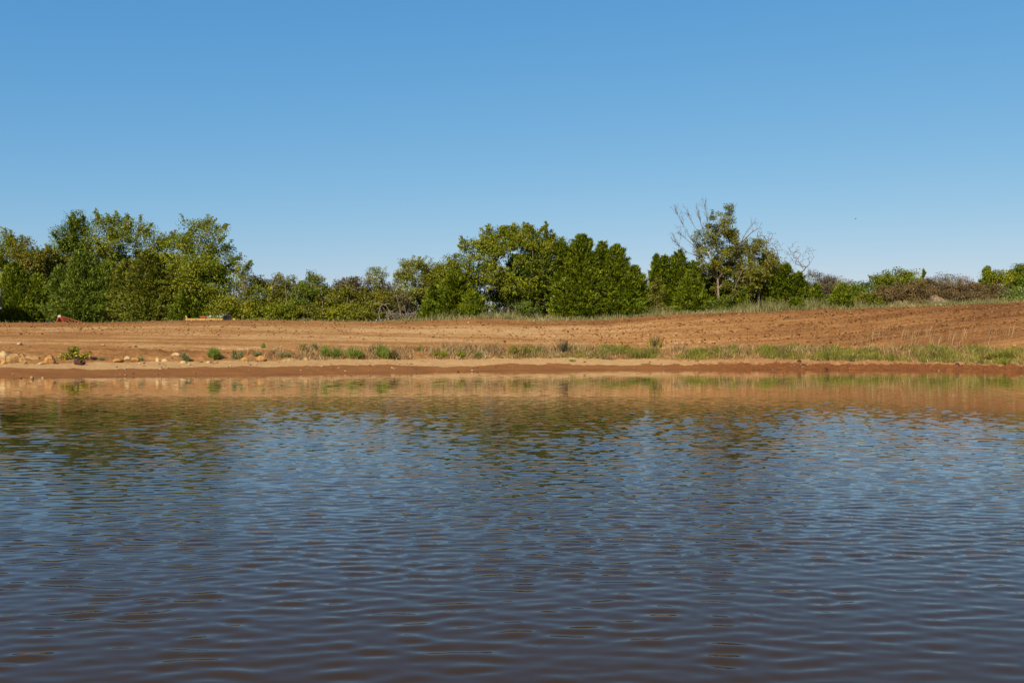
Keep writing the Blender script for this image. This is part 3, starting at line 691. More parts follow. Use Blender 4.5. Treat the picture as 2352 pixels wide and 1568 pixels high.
broadleaf('oak_tree', 'olive oak behind the rounded cedar of the right grove', 1782, 578, 90, 81, 'olive', cb=.1, n=100, seed=64, leaf=.14)
cedar('cedar_tree', 'rounded yellowish green cedar at the right of the right grove', 1806, 606, 116, 78.4, 'cedar_bright', nb=300, power=.5, up=.35, belly=.06, tips=[(0, 1, .85), (.25, .84, .6), (-.25, .8, .6)])
cedar('cedar_bush', 'dark cedar bush behind the trunk of the half bare tree', 1640, 622, 130, 80.6, 'cedar', nb=260, power=.5, skirt=0, cat='bush')
cedar('cedar_bush', 'dark low cedar bush behind the leaning trunk', 1722, 622, 140, 80.8, 'cedar', nb=300, power=.5, skirt=0, cat='bush')
cedar('cedar_bush', 'small bright cedar between the leaning trunk and the thin pale trunk', 1706, 662, 42, 77.8, 'cedar_bright', nb=110, power=.5, skirt=0, cat='bush')
broadleaf('shrub', 'dark green shrub at the foot of the half bare tree', 1652, 680, 58, 77.0, 'oak_dark', cb=.02, n=60, seed=65, stems=4, leaf=.12, rc=.22, cat='shrub')
cedar('cedar_bush', 'small round bright bush standing in the tall dry grass', 1828, 686, 44, 75.6, 'cedar_bright', nb=110, power=.45, up=.8, skirt=0, cat='bush', belly=.03)
cedar('cedar_bush', 'small pointed cedar right of the rounded yellowish cedar', 1874, 652, 52, 77.6, 'cedar_bright', nb=150, power=.6, skirt=0, cat='bush')
cedar('cedar_bush', 'lone vase shaped green cedar standing at the field edge right of the right grove', 1934, 653, 70, 76.0, 'cedar_bright', nb=210, power=.42, up=.95, skirt=.1, cat='bush', belly=.25)

# right brush
GR = 'shrubs along the right skyline'
rb = [
 (1866, 622, 64, 81, 'mauve', 'grey brown shrub right behind the rounded yellowish cedar'),
 (1900, 634, 60, 81, 'mauve', 'thin twiggy grey shrub left of the lone vase shaped cedar'),
 (1928, 640, 50, 82, 'brown', 'twiggy brown shrub rising behind the lone vase shaped cedar'),
 (1974, 648, 52, 80, 'oak_dark', 'small dark leafy tree right of the lone vase shaped cedar'),
 (2026, 632, 46, 80.5, 'oak_dark', 'slim leafy shoots with sky between at the left of the green thicket'),
 (2056, 618, 74, 80, 'oak', 'green leafy thicket highest left of the brown mound'),
 (2090, 624, 50, 80, 'oak', 'green leafy thicket sloping down to the brown shrubs'),
 (2040, 656, 72, 78.2, 'brown', 'dull brown shrub below the green leafy thicket'),
 (2098, 646, 76, 78.2, 'brown', 'reddish brown shrub left of the bare earth mound'),
 (2142, 640, 66, 81, 'brown', 'brown shrub topping the bare earth mound'),
 (2180, 630, 70, 80, 'mauve', 'greyish brown shrub on the skyline right of the thin cedar tip'),
 (2206, 636, 90, 78.2, 'brown', 'dark reddish brown shrub right of the bare earth mound'),
 (2258, 650, 90, 78, 'brown', 'dull brown shrub below the dark green tree'),
 (2310, 664, 84, 77.8, 'mauve', 'pale brown shrub near the right edge'),
 (2300, 622, 76, 80, 'gold', 'yellow leaved shrub near the right edge'),
 (2346, 640, 60, 79, 'oak_dark', 'dark green shrub at the right edge under the dark treetop'),
 (1990, 676, 60, 77.4, 'olive', 'low olive brush right of the lone vase shaped cedar'),
 (2328, 668, 50, 77, 'weed', 'bright green shrub low at the right edge'),
]
for i, (x_, t_, w_, y_, m_, l_) in enumerate(rb):
    twg = m_ in ('mauve', 'brown')
    broadleaf('shrub', l_, x_, t_, w_ * 1.12, y_, m_, cb=.03, n=96, per=96 if not twg else 130, leaf=.13 if not twg else .085, stems=5, group=GR, cat='shrub', seed=80 + i, rc=.26, shoots=16, bark='bark_dark' if not twg else 'bark', rtip=.007, depth=2.6)
cedar('cedar_tree', 'thin dark cedar tip above the brown shrubs', 2121, 617, 24, 81.5, 'cedar', nb=80, power=.9, spray=.2)
cedar('cedar_tree', 'dark green tree rising left of the yellow leaved shrub', 2268, 613, 62, 80.5, 'cedar', nb=150, power=.6, up=.8)
broadleaf('oak_tree', 'dark treetop cut by the right edge', 2352, 608, 52, 82, 'oak_dark', cb=.2, n=80, seed=120)
stems('dead_sapling', 'short pale trunk under the small dark leafy tree right of the lone cedar', [[(1981, 700), (1981, 682), (1979, 668)]], 77.6, 'bark_pale', 'dead tree', rad=.05)

# bare earth mound on the right
def heap(name, label, px, Y, wpx, hpx, mat, cat):
    x0 = at(px, 700, Y)[0]; w_ = wpx * SCL(Y); h_ = hpx * SCL(Y); z0 = g1(x0, Y) - .1
    u = np.linspace(-1, 1, 60); v = np.linspace(-1, 1, 40); U, Vv = np.meshgrid(u, v); rr = np.sqrt(U ** 2 + Vv ** 2)
    zz = h_ * np.clip(1 - rr, 0, 1) ** .7 * (1 + .35 * fbm(U * 3 + 5, Vv * 3, 4)) + .1 * fbm(U * 9, Vv * 9, 3) * (rr < 1)
    P = np.stack([U * w_ * .5, Vv * 1.7, zz - .05], -1).reshape(-1, 3)
    nc_ = 60; i_ = np.arange(39 * 59); b_ = (i_ // 59) * nc_ + i_ % 59
    o = quadmesh(name, P, np.stack([b_, b_ + 1, b_ + nc_ + 1, b_ + nc_], 1), M[mat], smooth=True); o.location = (x0, Y, z0)
    return tag(o, label, cat)
M['tan'] = rough_mat('tan_earth', (.18, .12, .07), (.36, .26, .16), 5)
heap('earth_mound', 'bare tan earth mound among the brown shrubs', 2150, 78.0, 90, 40, 'tan', 'mound')

# ------------------------------------------------------------------ grass at the tree line (too many blades to count)
def scatter(n, x0, x1, ya, yb, r, dens=None):
    xs = r.uniform(x0, x1, n * 2); ys = r.uniform(ya, yb, n * 2)
    if dens is not None:
        k = r.random(n * 2) < dens(xs, ys); xs, ys = xs[k], ys[k]
    xs, ys = xs[:n], ys[:n]
    return np.stack([xs, ys, gz(xs, ys) - .03], 1)
r = np.random.default_rng(21)
xl = lambda px: (px - 1176) / F * 76
P = scatter(15000, xl(560), xl(2420), 74.2, 77.4, r, lambda x, y: np.where(x < xl(900), .12, .55 + .9 * vnoise(x * .7, y * .9)))
hm = .32 + .50 * np.interp(P[:, 0], [xl(900), xl(1000), xl(1180), xl(1300), xl(1500), xl(1680), xl(1720), xl(1950), xl(2000), xl(2350)], [.2, .7, .7, .35, .6, .5, 1.1, 1.0, .5, .35])
hm = hm * (.45 + .9 * sstep(74, 76.5, P[:, 1]))
V, Q, T = blades(P, hm * (.5 + .7 * r.random(len(P))), .03 + .025 * r.random(len(P)), .1 + .4 * r.random(len(P)), .45 + .5 * vnoise(P[:, 0] * .5, P[:, 1] * .5) + r.normal(size=len(P)) * .2, r)
tag(quadmesh('edge_grass', V, Q, M['edge_grass'], None, T), 'tall mixed dry and green grass along the foot of the trees', 'grass', kind='stuff')
P = scatter(2600, xl(-40), xl(920), 74.6, 76.4, r)
V, Q, T = blades(P, .10 + .28 * r.random(len(P)), .03 + .02 * r.random(len(P)), .2 + .4 * r.random(len(P)), .4 + r.normal(size=len(P)) * .25, r)
tag(quadmesh('sparse_grass', V, Q, M['edge_grass'], None, T), 'sparse short grass at the foot of the left grove', 'grass', kind='stuff')

# grass on the pond bank
r = np.random.default_rng(22)
def bank(n, px0, px1, f0, f1, r, dens=None):
    px = r.uniform(px0, px1, n * 2); x_ = (px - 1176) / F * 58.5
    _, _, s_, f_ = bounds(x_); t = r.uniform(f0, f1, n * 2); y_ = s_ + (f_ - s_) * t
    x_ = (px - 1176) / F * y_
    if dens is not None:
        k = r.random(n * 2) < dens(px, t); x_, y_, px, t = x_[k], y_[k], px[k], t[k]
    x_, y_ = x_[:n], y_[:n]
    return np.stack([x_, y_, gz(x_, y_) - .02], 1), px[:n], t[:n]
gd = lambda px, t: np.interp(px, [1150, 1200, 1300, 1350, 2352], [.0, .1, .25, .95, .95]) * np.clip(.52 + 1.9 * vnoise(px * .030, t * 2.2), .02, 1)
P, px, t = bank(44000, 1150, 2420, .03, 1.0, r, gd)
hh = (.30 + .36 * vnoise(px * .045 + 9, t * 2) + .18 * vnoise(px * .12, t) + .22 * vnoise(px * .017 + 4, t * .5) + .10 * t) * (.5 + .8 * r.random(len(P))) * np.interp(px, [1150, 1400, 2352], [.6, .80, .82])
V, Q, T = blades(P, hh * .86, .022 + .018 * r.random(len(P)), .1 + .5 * r.random(len(P)), .30 + .2 * t + .5 * vnoise(px * .05, t * 3 + 4) + r.normal(size=len(P)) * .17, r)
tag(quadmesh('bank_grass', V, Q, M['grass'], None, T), 'thick band of green grass along the top of the pond bank', 'grass', kind='stuff')
P, px, t = bank(19000, 560, 2420, .0, .85, r, lambda px, t: np.interp(px, [560, 700, 900, 1100, 1250, 1400, 2352], [.12, .35, .8, .9, 1.0, .6, .5]) * np.clip(.55 + 1.5 * vnoise(px * .03 + 3, t * 2), .05, 1))
V, Q, T = blades(P, 1.35 * (.10 + .22 * r.random(len(P))) * (.7 + t), .022 + .015 * r.random(len(P)), .3 + .7 * r.random(len(P)), .45 + .5 * vnoise(px * .06, t * 3 + 4) + r.normal(size=len(P)) * .2, r)
tag(quadmesh('dry_grass', V, Q, M['dry'], None, T), 'short straw coloured grass along the foot of the pond bank', 'grass', kind='stuff')
P, px, t = bank(650, 1780, 2420, 1.0, 1.9, r, lambda px, t: np.interp(px, [1780, 1880, 1960, 2200, 2240, 2420], [.08, .25, 1, .8, .25, .35]) * np.clip(.5 + 1.6 * vnoise(px * .05, t), .02, 1))
V, Q, T = blades(P, 1.1 * (.35 + .45 * r.random(len(P))), .014 + .010 * r.random(len(P)), .1 + .35 * r.random(len(P)), .5 + r.normal(size=len(P)) * .2, r, np.tile(np.array([[.9, .2, 0]]), (len(P), 1)))
tag(quadmesh('straw_stalks', V, Q, M['dry'], None, T), 'tall thin straw stalks behind the green grass on the right bank', 'grass', kind='stuff')

# single weeds on the bank (x, base y, width, height, look, label)
ws = [
 (426, 829, 24, 24, 'weed_grey', 'grey green weed clump left of the biggest green weed on the left bank'),
 (486, 823, 44, 28, 'weed', 'biggest bright green weed clump on the left bank, with a shadow at its right'),
 (545, 826, 24, 26, 'weed_grey', 'green weed clump next to two orange rocks right of the biggest left weed'),
 (584, 818, 30, 14, 'weed_grey', 'low greyish weed above the two orange rocks'),
 (606, 800, 10, 16, 'weed', 'single small weed sprig on the bare soil above the orange rocks'),
 (695, 806, 18, 20, 'weed', 'small upright green weed on the slope left of the tall weed row'),
 (722, 806, 16, 22, 'weed_grey', 'thin pale weed left of the largest clump in the weed row'),
 (762, 822, 46, 34, 'weed', 'largest olive green clump at the left end of the weed row'),
 (815, 822, 50, 30, 'weed', 'wide green clump second in the weed row'),
 (878, 822, 44, 38, 'weed', 'tall green clump with a peak in the weed row'),
 (915, 824, 34, 26, 'mauve', 'dry brown clump at the right end of the weed row'),
 (960, 806, 17, 16, 'weed', 'small bright green sprig alone on a bare stalk right of the weed row'),
 (1012, 821, 34, 20, 'weed_gold', 'yellow green low clump left of the white dead stalk'),
 (1050, 820, 40, 20, 'weed_gold', 'yellow green low clump under the white dead stalk'),
 (1098, 820, 30, 16, 'weed', 'low green clump right of the white dead stalk'),
 (1195, 814, 46, 26, 'grass', 'bright green grass tuft left of the twiggy bush'),
 (1237, 812, 22, 18, 'grass', 'small green grass tuft just left of the twiggy bush'),
 (655, 822, 26, 18, 'weed_grey', 'low grey weed right of the orange rocks'),
 (235, 829, 22, 12, 'weed_grey', 'small dark green weed right of the yellow leaved plant'),
 (326, 828, 22, 10, 'weed_grey', 'small flat weed between the pale rocks left of centre on the left bank'),
 (2300, 824, 60, 30, 'grass', 'big bright green clump at the right end of the grass band'),
 (1322, 830, 34, 6, 'weed', 'flat creeping green weed hanging down onto the sand below the twiggy bush'),
]
for i, (x_, y_, w_, h_, m_, l_) in enumerate(ws):
    weed('weed', l_, x_, y_, w_, h_, m_, n=int(90 + w_ * h_ * .30), seed=i)
weed('twiggy_bush', 'dark twiggy bush standing on the bank above the green grass', 1290, 812, 38, 38, 'mauve', n=150, twigs=26, cat='bush')
weed('twiggy_bush', 'thin reddish twiggy bush behind the grass band, right of the darker one', 1504, 797, 34, 32, 'rust', n=70, twigs=20, cat='bush')
p = gpt(1062, 810); root = thing('dead_stalk', p, 'white dead stalk with pale leaves on the bank', 'plant')
r = np.random.default_rng(2)
k = 9; e = np.stack([r.normal(size=k) * .06 + .04, r.normal(size=k) * .05, .16 + .18 * r.random(k)], 1)
V, Q = segs(np.zeros((k, 3)), e, np.full(k, .010), np.full(k, .006), 4); quadmesh('stem', V, Q, M['bark_pale'], root)
LPp = np.repeat(e, 4, 0) + r.normal(size=(4 * k, 3)) * .03
V, Q, T = leaves(LPp, np.repeat(e, 4, 0) + r.normal(size=(4 * k, 3)) * .2, .07, .03, .5 + np.zeros(4 * k), r)
M['white_leaf'] = leaf_mat('bleached_leaves', st((.5, .45, .36), (.65, .6, .5), (.8, .76, .66))); quadmesh('foliage', V, Q, M['white_leaf'], root, T)
# yellow leaved plant on the earth clod
p = gpt(166, 826); root = thing('leafy_plant', p, 'leafy plant with yellow and green leaves growing on a dark earth clod', 'plant')
r = np.random.default_rng(4); s_ = SCL(p[1])
T0 = np.array([[0, 0, 20], [-6, 0, 28], [8, 0, 24], [14, 3, 16], [-10, 2, 18], [4, -3, 30], [16, 0, 12], [-26, 0, 10], [-22, 1, 6], [44, 0, 18], [38, 2, 12], [30, 0, 8], [10, 4, 30], [-2, 4, 24], [6, 0, 14], [-14, 0, 12], [0, -4, 10]], float) * s_ * .85
V, Q = segs(np.zeros_like(T0) + r.normal(size=T0.shape) * .02, T0, np.full(len(T0), .012), np.full(len(T0), .006), 4); quadmesh('stem', V, Q, M['bark_dark'], root)
LP = np.repeat(T0, 26, 0) + r.normal(size=(len(T0) * 26, 3)) * .085 * np.array([1, 1, .8])
V, Q, T = leaves(LP, r.normal(size=LP.shape), .12 + .05 * r.random(len(LP)), .075, np.clip(.5 + r.normal(size=len(LP)) * .25, 0, 1), r)
quadmesh('foliage', V, Q, M['weed_gold'], root, T)

# ------------------------------------------------------------------ rocks
def rockmesh(name, sx, sy, sz, mat, r, facets=11):
    import bmesh
    bm = bmesh.new(); bmesh.ops.create_icosphere(bm, subdivisions=3, radius=1.0)
    nrm = unit(r.normal(size=(facets, 3))); dd = .62 + .3 * r.random(facets)
    ph_ = r.random(6) * 6
    for v in bm.verts:
        c_ = np.array(v.co); dt = nrm @ c_; k_ = dt > 1e-3
        s = min(1.0, float((dd[k_] / dt[k_]).min())) if k_.any() else 1.0
        s *= 1 + .04 * math.sin(5 * c_[0] + ph_[0]) * math.sin(6 * c_[1] + ph_[1]) + .03 * math.sin(11 * c_[2] + ph_[2])
        v.co = (c_[0] * s * sx, c_[1] * s * sy, c_[2] * s * sz)
    me = bpy.data.meshes.new(name); bm.to_mesh(me); bm.free()
    if mat: me.materials.append(M[mat])
    return link(bpy.data.objects.new(name, me))
rk = [  # x, base y, width, height, look, label
 (4, 826, 24, 22, 'rock_pale', 'pale square topped rock cut by the left edge'),
 (26, 832, 34, 24, 'rock', 'large dull brown boulder beside the pale rock at the left edge'),
 (6, 836, 13, 10, 'rock_orange', 'small round orange rock at the left edge below the boulder'),
 (50, 837, 20, 18, 'rock', 'wedge shaped two toned rock between the boulder and the flat long rock'),
 (50, 821, 12, 10, 'rock_orange', 'small reddish rock behind the wedge shaped rock'),
 (72, 828, 36, 17, 'rock', 'long rock with a pale flat top right of the wedge shaped rock'),
 (112, 836, 30, 22, 'rock_orange', 'big blocky orange rock left of the yellow leaved plant'),
 (98, 834, 12, 5, 'rock', 'flat slab leaning against the big blocky orange rock'),
 (92, 837, 16, 6, 'rock_pale', 'low pale slab half buried in the sand before the blocky orange rock'),
 (268, 830, 26, 8, 'rock_orange', 'flat orange rock at the foot of the left bank'),
 (290, 826, 16, 9, 'rock_pale', 'pale rock resting against the flat orange rock'),
 (308, 830, 22, 11, 'rock_orange', 'orange rock right of the pale rock on the left bank'),
 (361, 831, 10, 12, 'rock_pale', 'upright pale rock left of the low pale boulder'),
 (377, 832, 18, 9, 'rock_pale', 'rounded pale rock at the foot of the left bank'),
 (402, 817, 20, 8, 'rock_pale', 'bright white angular rock up the slope beside the grey weed'),
 (420, 834, 16, 6, 'rock_pale', 'low pale rock below the grey green weed clump'),
 (478, 833, 12, 4, 'rock_pale', 'flat pale rock below the biggest left weed'),
 (494, 834, 14, 5, 'rock', 'low sandy rock right below the biggest left weed'),
 (561, 830, 20, 12, 'rock_orange', 'left one of the two orange rocks'),
 (598, 829, 24, 14, 'rock_orange', 'right rounded one of the two orange rocks'),
 (700, 828, 16, 8, 'rock', 'pinkish low rock at the left end of the weed row'),
 (72, 871, 9, 8, 'rock', 'small rock standing in the water at the left shore'),
 (97, 868, 6, 3, 'rock_pale', 'small pale stone in the shallows right of the standing rock'),
]
r = np.random.default_rng(31)
for (x_, y_, w_, h_, m_, l_) in rk:
    p = gpt(x_, y_) if y_ < 860 else onplane(x_, y_, 0.0)
    s_ = SCL(p[1]); o = rockmesh('rock', w_ * s_ * .50, w_ * s_ * .44, h_ * s_ * .72, m_, r)
    o.location = (p[0], p[1] + w_ * s_ * .3, p[2] + h_ * s_ * .24); o.rotation_euler = (r.normal() * .08, r.normal() * .08, r.random() * .6)
    tag(o, l_, 'rock')
protos = [rockmesh('stone', 1, .8, .55, mm, r, 9) for mm in ('rock_pale', 'rock_pale', 'rock', 'rock_orange')]
spots = [(20, 799, 6), (45, 793, 16), (66, 797, 8), (103, 783, 5), (9, 800, 5), (237, 794, 9), (280, 800, 6), (298, 798, 8), (310, 796, 9), (268, 797, 4), (398, 792, 6), (365, 804, 5), (350, 802, 4), (400, 806, 6), (392, 808, 4), (330, 800, 4),
         (160, 806, 4), (575, 771, 4), (782, 803, 5), (1010, 806, 5), (1080, 733, 5), (1076, 742, 5), (1178, 743, 5), (1075, 782, 4), (1410, 763, 6), (1435, 763, 5), (1455, 763, 5), (1400, 778, 5), (835, 801, 4), (880, 737, 5), (950, 733, 4), (1019, 808, 3),
         (1195, 785, 5), (700, 741, 4), (640, 757, 4), (2160, 757, 5), (2005, 777, 4), (2330, 796, 8), (1940, 790, 4), (1810, 760, 4), (2238, 736, 4), (436, 838, 7), (330, 835, 7), (365, 837, 6), (530, 834, 6), (30, 862, 6), (60, 862, 4), (48, 868, 7), (640, 832, 5), (665, 828, 6)]
first = True
for i, (x_, y_, w_) in enumerate(spots):
    k_ = i % 4; src = protos[k_]
    o = src if i < 4 else link(src.copy())
    p = gpt(x_, y_); s_ = SCL(p[1]) * w_ * .5
    o.location = (p[0], p[1], p[2] + s_ * .3 + .02); o.scale = (s_, s_, s_ * (.9 + .5 * r.random())); o.rotation_euler = (0, 0, r.random() * 6)
    if y_ < 815: tag(o, 'small stone lying loose on the bare red field soil', 'stone', 'small stones scattered over the bare field')
    else: tag(o, 'small stone lying on the sand or mud along the shore', 'stone', 'small stones along the shore')
# earth clods at the shore
def clod(label, px, py, w_, h_, seed, cat='earth clod'):
    r = np.random.default_rng(seed); p = gpt(px, py); s_ = SCL(p[1])
    o = rockmesh('earth_clod', w_ * s_ * .42, w_ * s_ * .36, h_ * s_ * .48, 'mud', r, 16)
    for v in o.data.vertices:
        v.co = v.co * (1 + .22 * r.normal() * .6)
    o.location = (p[0], p[1], p[2] + h_ * s_ * .35); return tag(o, label, cat)
clod('dark brown earth clod under the yellow leaved plant', 183, 838, 40, 18, 1)
clod('dark lump of earth left under the roots right of the yellow leaved plant', 216, 826, 20, 10, 2)
clod('black root clod hanging over the shore in the right half', 1836, 833, 14, 9, 3)
clod('dark mud lump just below the black root clod', 1846, 841, 10, 8, 4)
clod('small dark mud lump at the waterline right of the black root clod', 1898, 848, 10, 6, 5)
clod('black clod on the shore below the right part of the grass band', 2198, 841, 14, 11, 6)
clod('flat dark clod on the far right shore', 2312, 838, 18, 6, 7)

# loose crumbs of tilled soil
r = np.random.default_rng(41)
n = 15000
xs = r.uniform(-42, 42, n); ys = 62.4 + 11.6 * r.random(n); keep = r.random(n) < (.22 + .78 * sstep(-8, 22, xs)); xs, ys = xs[keep], ys[keep]; n = len(xs)
cube = np.array([[-1, -1, -1], [1, -1, -1], [1, 1, -1], [-1, 1, -1], [-1, -1, 1], [1, -1, 1], [1, 1, 1], [-1, 1, 1]], float)
sz = np.exp(r.normal(math.log(.026), .4, n)).clip(.012, .065)
V = cube[None] * (.6 + .5 * r.random((n, 8, 1))) * sz[:, None, None] * np.array([1.2, 1, .8])
a = r.random(n) * 6.283; ca, sa = np.cos(a), np.sin(a)
V = np.stack([V[..., 0] * ca[:, None] - V[..., 1] * sa[:, None], V[..., 0] * sa[:, None] + V[..., 1] * ca[:, None], V[..., 2]], -1)
V += np.stack([xs, ys, gz(xs, ys) + sz * .4 + .01], 1)[:, None]
Qc = np.array([[0, 3, 2, 1], [4, 5, 6, 7], [0, 1, 5, 4], [1, 2, 6, 5], [2, 3, 7, 6], [3, 0, 4, 7]])
Q = (np.arange(n) * 8)[:, None, None] + Qc[None]
M['crumb'] = leaf_mat('soil_crumbs', st((.10, .042, .016), (.30, .132, .042), (.54, .31, .13)), 0.0, 0.0)
tag(quadmesh('soil_crumbs', V.reshape(-1, 3), Q.reshape(-1, 4), M['crumb'], None, np.repeat(np.clip(.5 + r.normal(size=n) * .25 - .24 * sstep(2, 24, xs), 0, 1), 8)), 'loose crumbs of tilled soil over the field', 'soil', kind='stuff')

# pebbles and lumps washed out along the shore
r = np.random.default_rng(43); n = 2600
px = r.uniform(-60, 2420, n); xs = (px - 1176) / F * 56
w_, m_, s_, f_ = bounds(xs); ys = np.where(r.random(n) < .45, w_ + (s_ - w_) * r.random(n) ** .6, s_ + (f_ - s_) * r.random(n) * .8); keep = r.random(n) < np.clip(.35 + 1.6 * vnoise(xs * .35, ys * .4), .05, 1)
xs, ys = xs[keep], ys[keep]; n = len(xs); sz = np.exp(r.normal(math.log(.024), .45, n)).clip(.010, .075)
V = cube[None] * (.55 + .6 * r.random((n, 8, 1))) * sz[:, None, None] * np.array([1.3, 1, .7])
V += np.stack([xs, ys, gz(xs, ys) + sz * .25], 1)[:, None]
Q = (np.arange(n) * 8)[:, None, None] + Qc[None]
M['litter'] = leaf_mat('shore_pebbles', st((.05, .026, .014), (.26, .14, .065), (.58, .42, .24)), 0.0, 0.0)
tag(quadmesh('shore_pebbles', V.reshape(-1, 3), Q.reshape(-1, 4), M['litter'], None, np.repeat(r.random(n), 8)), 'small pebbles and lumps of earth washed out along the shore', 'pebbles', kind='stuff')

# ------------------------------------------------------------------ machinery
import bmesh
def box(name, size, loc, mat, parent, rot=(0, 0, 0), bev=.01):
    bm = bmesh.new(); bmesh.ops.create_cube(bm, size=1.0)
    for v in bm.verts: v.co = (v.co.x * size[0], v.co.y * size[1], v.co.z * size[2])
    if bev: bmesh.ops.bevel(bm, geom=bm.edges[:], offset=min(bev, min(size) * .3), segments=2, affect='EDGES')
    me = bpy.data.meshes.new(name); bm.to_mesh(me); bm.free(); me.materials.append(M[mat])
    o = link(bpy.data.objects.new(name, me), parent); o.location = loc; o.rotation_euler = rot; return o
def beam(name, a, b, t, mat, parent, t2=None):
    a = np.array(a, float); b = np.array(b, float); d = b - a; L = np.linalg.norm(d)
    o = box(name, (L, t, t2 or t), (a + b) / 2, mat, parent)
    o.rotation_euler = (0, -math.asin(d[2] / L), math.atan2(d[1], d[0])); return o
def lathe(name, prof, mat, parent, loc=(0, 0, 0), rot=(0, 0, 0), S=28):
    pr = np.array(prof, float); n = len(pr); an = np.arange(S) * 2 * math.pi / S
    V = np.stack([np.outer(pr[:, 0], np.cos(an)), np.outer(pr[:, 0], np.sin(an)), np.repeat(pr[:, 1:2], S, 1)], -1).reshape(-1, 3)
    Q = []
    for i in range(n - 1):
        for j in range(S): Q.append((i * S + j, i * S + (j + 1) % S, (i + 1) * S + (j + 1) % S, (i + 1) * S + j))
    o = quadmesh(name, V, Q, M[mat], parent, smooth=False); o.location = loc; o.rotation_euler = rot; return o
def wheel(parent, loc, rad, wid, yaw=0):
    h_ = wid / 2
    ty = lathe('wheel', [(rad * .58, -h_ * .9), (rad * .85, -h_), (rad * .97, -h_ * .8), (rad, -h_ * .3), (rad, h_ * .3), (rad * .97, h_ * .8), (rad * .85, h_), (rad * .58, h_ * .9), (rad * .58, -h_ * .9)], 'rubber', parent, loc, (R(90), 0, yaw))
    lathe('rim', [(0.001, -h_ * .6), (rad * .2, -h_ * .62), (rad * .25, -h_ * .35), (rad * .5, -h_ * .4), (rad * .58, -h_ * .85), (rad * .58, h_ * .85), (rad * .5, h_ * .4), (.001, h_ * .5)], 'black', ty)
    return ty
# red frame: inverted V with a long tongue sloping down to the right
YR = 75.6; p = at(137, 741, YR); z0 = g1(p[0], YR); root = thing('red_hitch_frame', (p[0], YR, z0), 'red steel A shaped implement hitch with a long sloping bar', 'farm implement')
W3 = lambda px, py, dy=0: at(px, py, YR + dy) - np.array([p[0], YR, z0])
apex = W3(137.5, 726)
beam('leg', W3(128, 748, -.3), apex + [-.05, 0, 0], .13, 'red', root); beam('leg', W3(152, 748, -.3), apex + [.05, 0, 0], .14, 'red', root)
beam('drawbar', apex + [.1, .06, -.03], W3(190, 741, .5), .13, 'red', root, .09); beam('drawbar', apex + [.0, -.12, -.1], W3(176, 744, .2), .07, 'red', root)
beam('crossbar', W3(131, 740, -.2), W3(149, 740, -.2), .06, 'red', root); box('coupler', (.22, .22, .16), apex, 'roll', root)
# yellow low frame with wheels, roll on top
YY = 75.8; p = at(480, 738, YY); z0 = g1(p[0], YY); root = thing('yellow_drag_frame', (p[0], YY, z0), 'low yellow steel implement frame on black tyres at the field crest', 'farm implement')
Wy = lambda px, py, dy=0: at(px, py, YY + dy) - np.array([p[0], YY, z0])
a = Wy(426, 733.5, -.4); b = Wy(541, 733.5, -.4)
beam('frame_beam', a, b, .12, 'yellow', root, .15); beam('frame_beam', a + [0, 1.4, .02], b + [-.1, 1.4, .02], .12, 'yellow', root, .15)
for f in (.08, .4, .66): beam('crossbar', a + (b - a) * f + [0, .07, 0], a + (b - a) * f + [0, 1.34, .02], .1, 'yellow', root)
beam('upright', a + [.12, 0, .08], a + [.02, 0, .30], .10, 'yellow', root); beam('lever', Wy(434, 732, .1), Wy(456, 729, .2), .09, 'black', root)
wz = 0.30
wheel(root, (Wy(521, 733, -.62)[0], -.60, wz), .32, .20); wheel(root, (Wy(521, 733, -.6)[0], 1.62, wz), .32, .20)
beam('axle', (Wy(521, 733)[0], -.5, wz), (Wy(521, 733)[0], 1.52, wz), .06, 'black', root)
c0 = Wy(476, 729.2, .3); c1 = Wy(527, 729.2, .3); L_ = np.linalg.norm(c1 - c0)
zc = max(a[2] + .08 + .11, c0[2])
o = lathe('sheet_roll', [(.001, 0), (.09, 0), (.115, .03), (.12, L_ * .3), (.11, L_ * .5), (.125, L_ * .7), (.115, L_ - .03), (.10, L_), (.001, L_)], 'roll', None, (p[0] + c0[0], YY + .3, z0 + zc), (0, R(90), 0)); tag(o, 'weathered pale roll lying on the yellow frame beside the tyre', 'roll')
o = lathe('red_canister', [(.001, 0), (.07, .01), (.10, .05), (.10, .42), (.06, .52), (.035, .54), (.035, .62), (.001, .62)], 'red', None, (p[0] + Wy(457, 729)[0], YY + .3, z0 + zc - .01), (0, R(90), 0)); tag(o, 'red cylinder lying on the yellow frame at the end of the roll', 'cylinder')
# white truck, mostly outside the left edge: only its rear shows
YT = 75.2; pe = at(3.0, 709, YT); z0 = g1(pe[0], YT); hb = pe[2] - z0
root = thing('white_truck', (pe[0], YT, z0), 'white truck cut by the left edge, only its tail end in view', 'truck', rz=R(27.3))
xw = at(2.2, 700, YT)[0] - pe[0]; xe = xw - .12
zt = at(0, 663, YT)[2] - z0; zm = at(0, 684, YT)[2] - z0
box('canopy', (2.3, 1.75, zt - zm), (xe + .08 - 1.15, 0, (zt + zm) / 2), 'white', root, bev=.06)
box('bed', (2.4, 1.85, zm - hb - .08), (xe + .14 - 1.2, 0, (zm + hb) / 2 + .02), 'black', root, bev=.04)
box('bumper', (.28, 1.9, .13), (-.14 + .03, 0, hb + .02), 'steel', root, bev=.03)
box('cab', (1.7, 1.8, zt - hb), (xe - 2.3 - .85, 0, (zt + hb) / 2), 'white', root, bev=.15)
box('hood', (1.2, 1.75, (zt - hb) * .55), (xe - 4.0 - .55, 0, hb + (zt - hb) * .28), 'white', root, bev=.12)
box('side_window', (.9, 1.83, .45), (xe - 3.1, 0, zt - .42), 'glass', root, bev=.05)
box('chassis', (4.8, .9, .2), (xe - 2.5, 0, hb - .14), 'black', root)
